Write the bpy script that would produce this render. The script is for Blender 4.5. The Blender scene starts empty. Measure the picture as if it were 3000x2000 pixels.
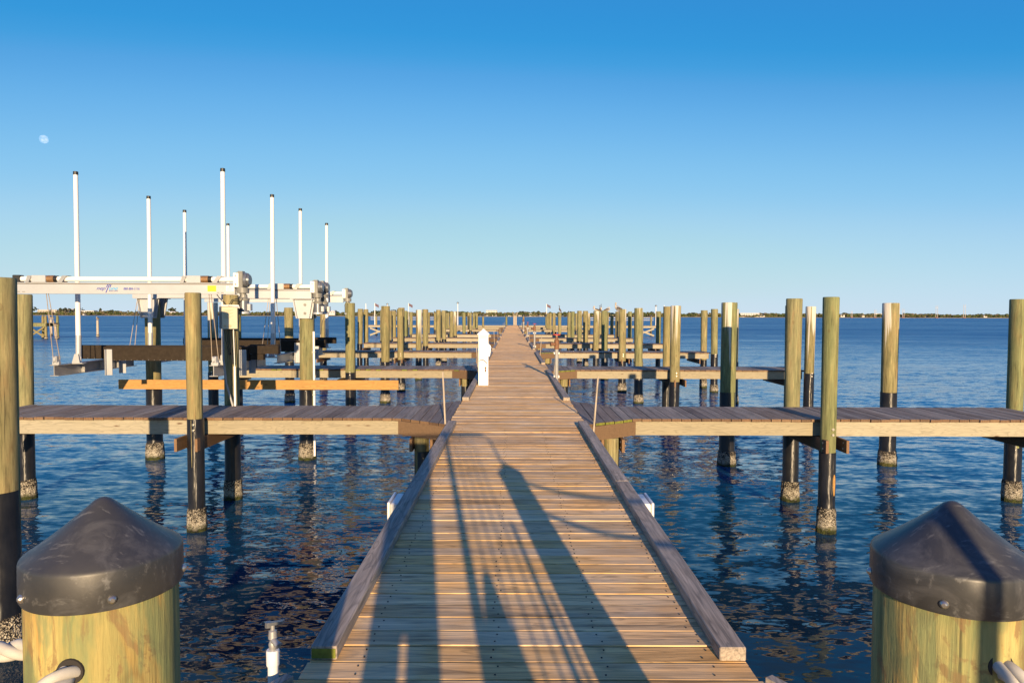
import bpy, math, random
from mathutils import Vector, Matrix, noise
R = math.radians
random.seed(7)
scene = bpy.context.scene
C = scene.collection

# ------------------------------------------------------------------ camera, sky, sun, exposure
CAM_H = 1.5
cam_d = bpy.data.cameras.new('camera')
cam = bpy.data.objects.new('camera', cam_d); C.objects.link(cam)
cam_d.sensor_width = 36.0; cam_d.lens = 24.0
cam_d.clip_start = 0.05; cam_d.clip_end = 60000
PITCH, ROLL = 0.038, 0.0028
cam.matrix_world = Matrix.Translation((0, 0, CAM_H)) @ Matrix.Rotation(math.pi/2 - PITCH, 4, 'X') @ Matrix.Rotation(ROLL, 4, 'Z')
scene.camera = cam
scene.render.resolution_x, scene.render.resolution_y = 1024, 682

SUN_EL, SUN_AZ = R(11.6), R(7.4)          # low sun behind the viewer, a little to the right
sdir = Vector((math.sin(SUN_AZ)*math.cos(SUN_EL), -math.cos(SUN_AZ)*math.cos(SUN_EL), math.sin(SUN_EL)))
sun_d = bpy.data.lights.new('sun', 'SUN'); sun_d.energy = 5.0; sun_d.angle = R(0.5); sun_d.color = (1.0, 0.73, 0.43)
sun = bpy.data.objects.new('sun', sun_d); C.objects.link(sun)
sun.rotation_euler = (-sdir).to_track_quat('-Z', 'Y').to_euler(); sun.location = (20, -60, 40)

world = bpy.data.worlds.new('World'); scene.world = world; world.use_nodes = True
wn = world.node_tree.nodes; wl = world.node_tree.links
sky = wn.new('ShaderNodeTexSky'); sky.sky_type = 'NISHITA'; sky.sun_disc = False
sky.sun_elevation = SUN_EL; sky.sun_rotation = math.pi - SUN_AZ
sky.air_density = 0.7; sky.dust_density = 0.0; sky.ozone_density = 2.2
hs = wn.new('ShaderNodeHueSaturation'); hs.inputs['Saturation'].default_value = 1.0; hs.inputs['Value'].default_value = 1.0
bg = wn['Background']; bg.inputs['Strength'].default_value = 0.14
bg.inputs['Strength'].default_value = 0.0697
# the photograph's tonal rendering of the clear sky: tone curve per colour channel on the sky radiance, low end lifted to fill shadows from the unseen zenith
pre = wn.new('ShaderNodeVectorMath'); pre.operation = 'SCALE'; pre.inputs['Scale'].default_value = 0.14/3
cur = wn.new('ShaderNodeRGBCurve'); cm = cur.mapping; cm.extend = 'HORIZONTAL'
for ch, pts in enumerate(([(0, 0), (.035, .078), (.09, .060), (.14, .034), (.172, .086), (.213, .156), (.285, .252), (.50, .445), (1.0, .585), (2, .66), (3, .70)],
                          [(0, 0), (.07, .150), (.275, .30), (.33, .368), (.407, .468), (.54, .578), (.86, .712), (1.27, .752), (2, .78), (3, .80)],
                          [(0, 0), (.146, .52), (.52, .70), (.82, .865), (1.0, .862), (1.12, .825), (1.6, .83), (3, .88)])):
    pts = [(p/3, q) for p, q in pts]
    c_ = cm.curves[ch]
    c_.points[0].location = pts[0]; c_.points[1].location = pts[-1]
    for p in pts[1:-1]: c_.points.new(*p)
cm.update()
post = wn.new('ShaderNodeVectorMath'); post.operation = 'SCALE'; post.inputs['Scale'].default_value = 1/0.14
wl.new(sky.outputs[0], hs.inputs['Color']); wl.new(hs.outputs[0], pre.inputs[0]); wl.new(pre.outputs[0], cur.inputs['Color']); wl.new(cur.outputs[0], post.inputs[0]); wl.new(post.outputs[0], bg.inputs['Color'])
vs = scene.view_settings; vs.view_transform = 'Standard'; vs.look = 'None'; vs.gamma = 1; vs.exposure = 1.0; vs.use_curve_mapping = False

WZ = -1.6            # water level; the deck is z = 0
CX = 0.075           # centre line of the walkway

# ------------------------------------------------------------------ material helpers
class NT:
    def __init__(s, name):
        s.m = bpy.data.materials.new(name); s.m.use_nodes = True
        s.t = s.m.node_tree; s.n = s.t.nodes; s.b = s.n['Principled BSDF']
    def node(s, typ, **kw):
        x = s.n.new(typ)
        for k, v in kw.items():
            if k.startswith('i_'):
                x.inputs[k[2:].replace('_', ' ')].default_value = v
            else: setattr(x, k, v)
        return x
    def link(s, a, b): s.t.links.new(a, b)
    def coords(s, scale=(1, 1, 1), kind='Object', rnd=None, rotz=0):
        tc = s.node('ShaderNodeTexCoord'); src = tc.outputs[kind]
        if rnd == 'island':
            g = s.node('ShaderNodeNewGeometry'); r = g.outputs['Random Per Island']
        elif rnd == 'object':
            g = s.node('ShaderNodeObjectInfo'); r = g.outputs['Random']
        if rnd:
            cm = s.node('ShaderNodeMath', operation='MULTIPLY'); cm.inputs[1].default_value = 91.7; s.link(r, cm.inputs[0])
            va = s.node('ShaderNodeVectorMath', operation='ADD'); s.link(src, va.inputs[0]); s.link(cm.outputs[0], va.inputs[1]); src = va.outputs[0]; s.rnd = r
        mp = s.node('ShaderNodeMapping'); mp.inputs['Scale'].default_value = scale; mp.inputs['Rotation'].default_value = (0, 0, rotz)
        s.link(src, mp.inputs['Vector']); return mp.outputs[0]
    def noise(s, vec, scale, detail=4, rough=0.55, dist=0.0):
        x = s.node('ShaderNodeTexNoise'); x.inputs['Scale'].default_value = scale; x.inputs['Detail'].default_value = detail
        x.inputs['Roughness'].default_value = rough; x.inputs['Distortion'].default_value = dist; s.link(vec, x.inputs['Vector']); return x.outputs['Fac']
    def ramp(s, fac, stops):
        x = s.node('ShaderNodeValToRGB'); e = x.color_ramp.elements
        while len(e) < len(stops): e.new(0.5)
        for k, (p, c) in enumerate(stops):
            e[k].position = p; e[k].color = (c, c, c, 1) if isinstance(c, (int, float)) else (*c, 1)
        s.link(fac, x.inputs[0]); return x.outputs[0]
    def mix(s, fac, a, b, mode='MIX'):
        x = s.node('ShaderNodeMix', data_type='RGBA', blend_type=mode)
        for v, k in ((fac, 0), (a, 6), (b, 7)):
            if isinstance(v, (int, float)): x.inputs[k].default_value = v if k == 0 else (v, v, v, 1)
            elif isinstance(v, tuple): x.inputs[k].default_value = (*v, 1)
            else: s.link(v, x.inputs[k])
        return x.outputs[2]
    def math(s, op, a, b=0.0):
        x = s.node('ShaderNodeMath', operation=op)
        for v, k in ((a, 0), (b, 1)):
            if isinstance(v, (int, float)): x.inputs[k].default_value = v
            else: s.link(v, x.inputs[k])
        return x.outputs[0]
    def bump(s, h, strength=0.3, dist=0.01):
        x = s.node('ShaderNodeBump'); x.inputs['Strength'].default_value = strength; x.inputs['Distance'].default_value = dist
        s.link(h, x.inputs['Height']); s.link(x.outputs[0], s.b.inputs['Normal'])
    def out(s, col=None, rough=0.6, metal=0.0, spec=0.5):
        if col is not None:
            if isinstance(col, tuple): s.b.inputs['Base Color'].default_value = (*col, 1)
            else: s.link(col, s.b.inputs['Base Color'])
        if isinstance(rough, (int, float)): s.b.inputs['Roughness'].default_value = rough
        else: s.link(rough, s.b.inputs['Roughness'])
        s.b.inputs['Metallic'].default_value = metal; s.b.inputs['Specular IOR Level'].default_value = spec
        return s.m

def plain(name, col, rough=0.5, metal=0.0, var=0.12, scale=6.0, spec=0.5):
    t = NT(name); v = t.coords(rnd='object'); n = t.noise(v, scale, 5)
    f = t.ramp(n, [(0.3, 1 - var), (0.7, 1 + var*0.3)])
    c = t.mix(1.0, col, f, 'MULTIPLY'); return t.out(c, rough, metal, spec)

def wood(name, axis, cols, dark=0.55, rnd='island', rough=0.75, knots=0.5, grain=1.0, bump=0.35, silver=0.0):
    """sawn board: long grain lines, cathedral figure, knots and board to board colour"""
    t = NT(name)
    L, S = 1.1, 34.0
    sc = {'x': (L, S, S), 'y': (S, L, S), 'z': (S, S, L)}[axis]
    v = t.coords(sc, rnd=rnd); r = t.rnd
    fine = t.noise(v, 3.2*grain, 6, 0.65)
    ss = {'x': (0.9, 7.0, 7.0), 'y': (7.0, 0.9, 7.0), 'z': (7.0, 7.0, 0.9)}[axis]
    v2 = t.coords(ss, rnd=rnd)
    fig = t.noise(v2, 1.3, 2, 0.5, 0.4)
    rings = t.math('FRACT', t.math('MULTIPLY', fig, 14.0 if name not in ('deck_wood', 'grey_curb_wood') else 9.0))
    rings = t.ramp(rings, [(0.0, 1.0), (0.55, 0.95), (0.86, 0.62), (1.0, 1.0)])
    base = t.ramp(r, [(k/(len(cols) - 1), c) for k, c in enumerate(cols)])
    c = t.mix(0.6 if name not in ('deck_wood', 'grey_curb_wood') else .95, base, rings, 'MULTIPLY')
    g = t.ramp(fine, [(0.28, dark), (0.52, 1.0), (0.75, 1.12)])
    c = t.mix(1.0, c, g, 'MULTIPLY')
    if name in ('deck_wood', 'finger_wood', 'grey_curb_wood'):
        st = {'x': (.55, 15, 15), 'y': (15, .55, 15), 'z': (15, 15, .55)}[axis]
        sn = t.noise(t.coords(st, rnd=rnd), 1.9, 5, .62, .25)
        c = t.mix(.9, c, t.ramp(sn, [(.30, .40), (.44, .86), (.55, 1.04), (.70, 1.42)]), 'MULTIPLY')
    if silver:
        big = t.noise(t.coords((1.6, 1.6, 1.6), rnd=rnd), 1.4, 3)
        c = t.mix(t.math('MULTIPLY', t.ramp(big, [(0.42, 0.0), (0.68, 1.0)]), silver), c, (0.63, 0.51, 0.35) if name == 'deck_wood' else (0.27, 0.26, 0.245))
    if knots:
        ks = {'x': (1.3, 4.5, 4.5), 'y': (4.5, 1.3, 4.5), 'z': (4.5, 4.5, 1.3)}[axis]
        vo = t.node('ShaderNodeTexVoronoi'); vo.inputs['Scale'].default_value = 1.5; t.link(t.coords(ks, rnd=rnd), vo.inputs['Vector'])
        k = t.ramp(vo.outputs['Distance'], [(0.05, 1.0), (0.085, 0.35), (0.13, 0.0)])
        c = t.mix(t.math('MULTIPLY', k, knots), c, (0.075, 0.035, 0.015))
    t.bump(fine, bump, 0.004)
    return t.out(c, rough, 0, 0.3)

M = {}
M['deck'] = wood('deck_wood', 'x', [(.80, .47, .165), (.46, .26, .10), (.80, .53, .26), (.68, .40, .145), (.82, .48, .175), (.54, .345, .17), (.74, .51, .25)], dark=.45, silver=.45, knots=.45)
M['finger'] = wood('finger_wood', 'y', [(.175, .14, .115), (.28, .235, .195), (.13, .098, .08), (.225, .19, .165), (.19, .135, .095)], dark=.6, silver=.25, knots=.3)
M['fascia'] = wood('fascia_lumber', 'x', [(.29, .26, .185), (.245, .21, .14), (.31, .28, .205), (.27, .245, .185)], dark=.74, rnd='object', knots=.9, rough=.7, bump=.15)
M['brown'] = wood('brown_lumber_x', 'x', [(.165, .105, .06), (.135, .085, .048)], dark=.7, rnd='object', knots=.4)
M['browny'] = wood('brown_lumber_y', 'y', [(.21, .125, .065), (.165, .095, .05)], dark=.7, rnd='island', knots=.4)
M['orange'] = wood('orange_lumber', 'x', [(.35, .195, .060), (.38, .21, .068)], dark=.72, rnd='object', knots=.8, bump=.1)
M['endgrain'] = wood('board_end_grain', 'z', [(.15, .085, .045), (.10, .06, .035), (.18, .11, .06)], dark=.6, knots=0)
M['curb'] = wood('grey_curb_wood', 'y', [(.30, .242, .185), (.35, .29, .23)], dark=.5, rnd='object', knots=.3, silver=.35)

def piling_mat(name, streak, cols, near=False):
    """round treated pine: long grain, green and brown mottling, checks, knots, bird streaks"""
    t = NT(name); v = t.coords((12, 12, .7), rnd='object'); r = t.rnd
    fine = t.noise(v, 2.6, 7, .72); fig = t.noise(t.coords((5, 5, 1.1), rnd='object'), 1.5, 5, .6, .8)
    c = t.ramp(fig, [(.30, cols[0]), (.44, cols[1]), (.56, cols[2]), (.70, cols[3])])
    tint = t.ramp(r, [(0, (.80, .92, .80)), (.35, (1.0, 1.0, 1.0)), (.7, (1.06, 1.0, .92)), (1, (.92, .88, .80))])
    c = t.mix(1.0, c, tint, 'MULTIPLY')
    g = t.ramp(fine, [(.32, .36), (.45, .80), (.56, 1.02), (.70, 1.50)]); c = t.mix(1.0, c, g, 'MULTIPLY')
    vo = t.node('ShaderNodeTexVoronoi'); vo.inputs['Scale'].default_value = 1.5; t.link(t.coords((4.2, 4.2, 2.0), rnd='object'), vo.inputs['Vector'])
    kd = t.ramp(vo.outputs['Distance'], [(.03, 1.0), (.07, .25), (.10, .8), (.14, 0.0)])
    c = t.mix(t.math('MULTIPLY', kd, .55), c, (.11, .06, .025))
    crack = t.noise(t.coords((26, 26, .55), rnd='object'), 2.4, 4, .55, .3)
    ck = t.ramp(crack, [(.31, 1.0), (.36, 0.0)]); c = t.mix(t.math('MULTIPLY', ck, .75), c, (.030, .024, .014))
    if near:
        bl = t.noise(t.coords((7, 7, 3.2), rnd='object'), 2.3, 6, .65, 1.6)
        c = t.mix(t.math('MULTIPLY', t.ramp(bl, [(.52, 0.0), (.58, 1.0)]), .7), c, (.17, .105, .05))
        gr = t.noise(t.coords((8, 8, 1.4), rnd='object'), 2.0, 5, .6, 1.0)
        c = t.mix(t.math('MULTIPLY', t.ramp(gr, [(.46, 0.0), (.56, 1.0)]), .7), c, (.125, .165, .08))
    if streak:
        tc = t.node('ShaderNodeTexCoord'); sp = t.node('ShaderNodeSeparateXYZ'); t.link(tc.outputs['Object'], sp.inputs[0])
        fall = t.node('ShaderNodeMapRange'); fall.inputs['From Min'].default_value = 1.6; fall.inputs['From Max'].default_value = 3.4
        fall.inputs['To Min'].default_value = -.20; fall.inputs['To Max'].default_value = .05; t.link(sp.outputs['Z'], fall.inputs['Value'])
        sn = t.noise(t.coords((13, 13, .25), rnd='object'), 2.0, 3, .5); side = t.noise(t.coords((5, 5, .05), rnd='object'), 1.0, 1, .5)
        s_ = t.ramp(t.math('ADD', t.math('ADD', t.math('MULTIPLY', sn, .6), t.math('MULTIPLY', side, .55)), fall.outputs[0]), [(.56, 0.0), (.60, 1.0)])
        c = t.mix(t.math('MULTIPLY', s_, .85), c, (.52, .49, .43))
    t.bump(fine, .7, .006); return t.out(c, .8, 0, .25)
G1 = [(.150, .148, .074), (.190, .178, .090), (.215, .190, .096), (.235, .180, .088)]
M['piling'] = piling_mat('treated_piling_wood', False, G1)
M['piling_streak'] = piling_mat('bird_streaked_piling_wood', True, G1)
M['piling_near'] = piling_mat('mottled_piling_wood', False, [(.15, .18, .08), (.24, .245, .10), (.31, .27, .11), (.36, .20, .055)], near=True)
M['grey_post'] = wood('grey_old_post_wood', 'z', [(.40, .34, .27), (.34, .29, .23)], rnd='object', dark=.7, knots=.2)

ANISO = 0.25
def sleeve_mat():
    t = NT('black_sleeve_plastic'); v = t.coords((1, 1, 1), rnd='object')
    n = t.noise(v, 5.0, 5, .6); c = t.ramp(n, [(.3, (.006, .006, .008)), (.7, (.018, .018, .019))])
    w = t.noise(t.coords((2.5, 2.5, 1.0), rnd='object'), 2.6, 3); t.bump(w, .6, .03)
    # the wrap is drawn tight round the pile: smooth across, rippled lengthwise
    tg = t.node('ShaderNodeTangent'); tg.direction_type = 'RADIAL'; tg.axis = 'Z'; t.link(tg.outputs[0], t.b.inputs['Tangent'])
    t.b.inputs['Anisotropic'].default_value = .85; t.b.inputs['Anisotropic Rotation'].default_value = ANISO
    return t.out(c, t.ramp(n, [(.3, .34), (.75, .50)]), 0, .6)
M['sleeve'] = sleeve_mat()
def cap_mat():
    t = NT('black_cap_plastic'); v = t.coords((1, 1, 1), rnd='object')
    n = t.noise(v, 9.0, 6, .65); sc = t.noise(t.coords((6, 30, 14), rnd='object', rotz=.6), 3.0, 4, .7)
    c = t.ramp(n, [(.3, (.024, .025, .027)), (.7, (.042, .041, .040))])
    c = t.mix(t.ramp(sc, [(.57, 0.0), (.74, .6)]), c, (.17, .17, .17))
    sm = t.noise(t.coords((5, 5, 5), rnd='object'), 2.2, 6, .7, 1.2); c = t.mix(t.ramp(sm, [(.50, 0.0), (.70, .35)]), c, (.13, .13, .135))
    t.bump(sc, .05, .002)
    return t.out(c, t.ramp(n, [(.3, .36), (.7, .52)]), 0, .5)
M['cap'] = cap_mat()
def crust_mat():
    t = NT('barnacle_crust'); v = t.coords((1, 1, 1), rnd='object')
    vo = t.node('ShaderNodeTexVoronoi'); vo.inputs['Scale'].default_value = 85; t.link(v, vo.inputs['Vector'])
    hs_ = t.node('ShaderNodeSeparateColor'); t.link(vo.outputs['Color'], hs_.inputs[0])
    tz = t.node('ShaderNodeTexCoord'); sz = t.node('ShaderNodeSeparateXYZ'); t.link(tz.outputs['Object'], sz.inputs[0])
    cov = t.math('ADD', t.math('MULTIPLY', t.noise(t.coords((1, 1, 1), rnd='object'), 13, 5, .7), 1.1), t.math('MULTIPLY', sz.outputs['Z'], -1.15))
    cell = t.math('ADD', t.math('MULTIPLY', hs_.outputs[0], .45), cov)
    c = t.ramp(cell, [(.36, (.016, .014, .013)), (.46, (.10, .085, .065)), (.52, (.30, .265, .205)), (.75, (.44, .40, .32)), (1.0, (.55, .51, .43))])
    tc = t.node('ShaderNodeTexCoord'); sp = t.node('ShaderNodeSeparateXYZ'); t.link(tc.outputs['Object'], sp.inputs[0])
    nn = t.noise(t.coords((6, 6, 6), rnd='object'), 2.0, 4)
    hgt = t.math('ADD', sp.outputs['Z'], t.math('MULTIPLY', nn, -.16))
    alg = t.ramp(t.math('MULTIPLY', t.math('ADD', hgt, .2), 2.5), [(.42, 1.0), (.62, 0.0)])
    c = t.mix(alg, c, t.ramp(nn, [(.35, (.008, .010, .005)), (.55, (.045, .055, .012)), (.75, (.11, .09, .025))]))
    t.bump(vo.outputs['Distance'], .9, .03); return t.out(c, .8, 0, .3)
M['crust'] = crust_mat()
M['white'] = plain('white_plastic', (.66, .65, .63), .38, var=.05, scale=2)
M['whitepaint'] = plain('white_pedestal_paint', (.74, .74, .73), .35, var=.04, scale=3)
M['alu'] = plain('bright_aluminium', (.36, .375, .395), .42, .2, var=.10, scale=3)
M['galv'] = plain('dull_aluminium', (.34, .34, .34), .42, .5, var=.22, scale=5)
M['grey'] = plain('grey_gearbox_paint', (.17, .17, .155), .45, var=.25)
M['greypipe'] = plain('grey_pipe', (.25, .25, .245), .5, var=.18, scale=8)
M['motor'] = plain('brushed_motor_steel', (.16, .17, .19), .33, .5, var=.15)
M['beige'] = plain('beige_enclosure', (.47, .44, .32), .5, var=.06)
M['bunk'] = plain('black_bunk_carpet', (.030, .023, .017), .95, var=.3, scale=20, spec=.15)
M['black'] = plain('black_rubber', (.012, .012, .012), .5)
M['dark'] = plain('dark_hole', (.02, .017, .015), .9)
M['copper'] = plain('drum_cable_copper', (.30, .17, .08), .5, .4, var=.4, scale=40)
M['rope_steel'] = plain('steel_cable', (.40, .33, .26), .5, .4, var=.2)
M['rope'] = plain('white_rope_fibre', (.43, .41, .37), .9, var=.25, scale=30)
M['steel'] = plain('stainless_bolt', (.50, .46, .40), .3, .9, var=.2, scale=30)
M['rust'] = plain('rusty_valve', (.17, .075, .035), .7, var=.4, scale=20)
M['red'] = plain('red_handle', (.50, .035, .02), .5)
M['slate'] = plain('slate_side_panel', (.075, .085, .09), .6)
M['yellow'] = plain('yellow_sticker', (.85, .66, .01), .5, var=.04)
M['navy'] = plain('navy_lettering', (.010, .022, .30), .5, var=.0)
M['cyan'] = plain('cyan_lettering', (.005, .30, .62), .5, var=.0)
M['ink'] = plain('grey_ink', (.16, .15, .14), .7, var=.0)
M['inkpale'] = plain('tan_ink', (.42, .34, .20), .7, var=.0)
M['moss'] = plain('yellow_green_moss', (.15, .165, .02), .95, var=.5, scale=25)
M['feather_dark'] = plain('brown_feathers', (.085, .058, .04), .9, var=.4, scale=14)
M['feather_pale'] = plain('pale_feathers', (.42, .38, .32), .9, var=.15, scale=14)
M['bill'] = plain('dull_bill', (.30, .24, .17), .7)
M['wire'] = plain('black_wire', (.015, .015, .015), .5)
M['steelgate'] = plain('grey_gate_steel', (.30, .30, .30), .5, .3)

# ------------------------------------------------------------------ mesh helpers
class MB:
    def __init__(s): s.v = []; s.f = []; s.mi = []; s.sm = []
    def add(s, vs, fs, mi=0, smooth=False):
        o = len(s.v); s.v += [tuple(p) for p in vs]
        for f in fs: s.f.append(tuple(i + o for i in f)); s.mi.append(mi); s.sm.append(smooth)
        return s
    def hexa(s, p, mi=0):
        return s.add(p, [(3, 2, 1, 0), (4, 5, 6, 7), (0, 1, 5, 4), (1, 2, 6, 5), (2, 3, 7, 6), (3, 0, 4, 7)], mi)
    def box(s, x0, x1, y0, y1, z0, z1, mi=0):
        return s.hexa([(x0, y0, z0), (x1, y0, z0), (x1, y1, z0), (x0, y1, z0), (x0, y0, z1), (x1, y0, z1), (x1, y1, z1), (x0, y1, z1)], mi)
    def cbox(s, x0, x1, y0, y1, z0, z1, c=.006, mi=0):
        """box with chamfered vertical and top edges"""
        lo = [(x0+c, y0), (x1-c, y0), (x1, y0+c), (x1, y1-c), (x1-c, y1), (x0+c, y1), (x0, y1-c), (x0, y0+c)]
        hi = [(x0+2*c, y0+c), (x1-2*c, y0+c), (x1-c, y0+2*c), (x1-c, y1-2*c), (x1-2*c, y1-c), (x0+2*c, y1-c), (x0+c, y1-2*c), (x0+c, y0+2*c)]
        vs = [(*p, z0) for p in lo] + [(*p, z1-c) for p in lo] + [(*p, z1) for p in hi]
        fs = [tuple(range(7, -1, -1)), tuple(range(16, 24))]
        for a in (0, 8):
            for k in range(8): fs.append((a+k, a+(k+1) % 8, a+8+(k+1) % 8, a+8+k))
        return s.add(vs, fs, mi)
    def prism(s, poly, z0, z1, mi=0):
        n = len(poly); vs = [(x, y, z0) for x, y in poly] + [(x, y, z1) for x, y in poly]
        return s.add(vs, [tuple(range(n-1, -1, -1)), tuple(range(n, 2*n))] + [(k, (k+1) % n, n+(k+1) % n, n+k) for k in range(n)], mi)
    def prism_y(s, poly, y0, y1, mi=0):
        """poly in (x,z), extruded along y; poly counter-clockwise seen from -y"""
        n = len(poly); vs = [(x, y0, z) for x, z in poly] + [(x, y1, z) for x, z in poly]
        return s.add(vs, [tuple(range(n)), tuple(range(2*n-1, n-1, -1))] + [(k, n+k, n+(k+1) % n, (k+1) % n) for k in range(n)], mi)
    def beam(s, a, b, w, h, mi=0, up=(0, 0, 1)):
        a, b = Vector(a), Vector(b); d = (b-a).normalized(); u = Vector(up)
        sx = d.cross(u)
        if sx.length < 1e-4: sx = d.cross(Vector((0, 1, 0)))
        sx.normalize(); uz = sx.cross(d).normalized(); p = []
        for e in (a, b):
            p += [e - sx*w/2 - uz*h/2, e + sx*w/2 - uz*h/2, e + sx*w/2 + uz*h/2, e - sx*w/2 + uz*h/2]
        return s.add(p, [(0, 1, 2, 3), (7, 6, 5, 4), (4, 5, 1, 0), (5, 6, 2, 1), (6, 7, 3, 2), (7, 4, 0, 3)], mi)
    def tube(s, pts, rads, n=10, mi=0, smooth=True, flat=1.0, cap=True):
        pts = [Vector(p) for p in pts]
        if isinstance(rads, (int, float)): rads = [rads]*len(pts)
        vs, fs = [], []; ref = None
        for k, p in enumerate(pts):
            t = (pts[min(k+1, len(pts)-1)] - pts[max(k-1, 0)]).normalized()
            if ref is None:
                ref = Vector((1, 0, 0)) if abs(t.x) < .8 else Vector((0, 1, 0))
            ax = (ref - t*ref.dot(t)).normalized(); ay = t.cross(ax); ref = ax
            for j in range(n):
                a = 2*math.pi*j/n; vs.append(p + ax*math.cos(a)*rads[k]*flat + ay*math.sin(a)*rads[k])
        for k in range(len(pts)-1):
            for j in range(n): fs.append((k*n+j, k*n+(j+1) % n, (k+1)*n+(j+1) % n, (k+1)*n+j))
        s.add(vs, fs, mi, smooth)
        if cap:
            o = len(s.v) - len(vs)
            s.f.append(tuple(o + j for j in range(n-1, -1, -1))); s.mi.append(mi); s.sm.append(False)
            e = o + (len(pts)-1)*n; s.f.append(tuple(e + j for j in range(n))); s.mi.append(mi); s.sm.append(False)
        return s
    def cyl(s, a, b, r, r2=None, n=14, mi=0): return s.tube([a, b], [r, r if r2 is None else r2], n, mi)
    def lathe(s, prof, n=24, c=(0, 0), mi=0, smooth=True, jit=None):
        vs, fs = [], []
        for k, (r, z) in enumerate(prof):
            for j in range(n):
                a = 2*math.pi*j/n; rr = r + (jit(a, z, k) if jit else 0)
                vs.append((c[0] + rr*math.cos(a), c[1] + rr*math.sin(a), z))
        for k in range(len(prof)-1):
            for j in range(n): fs.append((k*n+j, k*n+(j+1) % n, (k+1)*n+(j+1) % n, (k+1)*n+j))
        s.add(vs, fs, mi, smooth); o = len(s.v) - len(vs)
        s.f.append(tuple(o + j for j in range(n-1, -1, -1))); s.mi.append(mi); s.sm.append(False)
        e = o + (len(prof)-1)*n; s.f.append(tuple(e + j for j in range(n))); s.mi.append(mi); s.sm.append(False)
        return s
    def mesh(s, name, mats):
        me = bpy.data.meshes.new(name); me.from_pydata(s.v, [], s.f); me.update()
        for m in (mats if isinstance(mats, (list, tuple)) else [mats]): me.materials.append(m)
        me.polygons.foreach_set('material_index', s.mi); me.polygons.foreach_set('use_smooth', s.sm)
        if any(s.sm): me.set_sharp_from_angle(angle=R(38))
        return me
    def build(s, name, mats, parent=None, loc=None):
        return link(name, s.mesh(name, mats), parent, loc)

def link(name, me, parent=None, loc=None):
    o = bpy.data.objects.new(name, me); C.objects.link(o)
    if parent: o.parent = parent
    if loc: o.location = loc
    return o
def tag(o, label=None, cat=None, group=None, kind=None):
    if label: o['label'] = label
    if cat: o['category'] = cat
    if group: o['group'] = group
    if kind: o['kind'] = kind
    return o
def thing(name, label, cat, loc=(0, 0, 0), group=None, rotz=0):
    o = bpy.data.objects.new(name, None); C.objects.link(o); o.location = loc; o.rotation_euler = (0, 0, rotz); o.empty_display_size = .2
    return tag(o, label, cat, group)
def copy_tree(o, parent=None):
    c = o.copy(); C.objects.link(c); c.parent = parent
    for ch in list(o.children): copy_tree(ch, c)
    return c
ORD = ['first', 'second', 'third', 'fourth', 'fifth', 'sixth', 'seventh', 'eighth', 'ninth']
SIDE = {-1: 'left', 1: 'right'}

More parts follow.
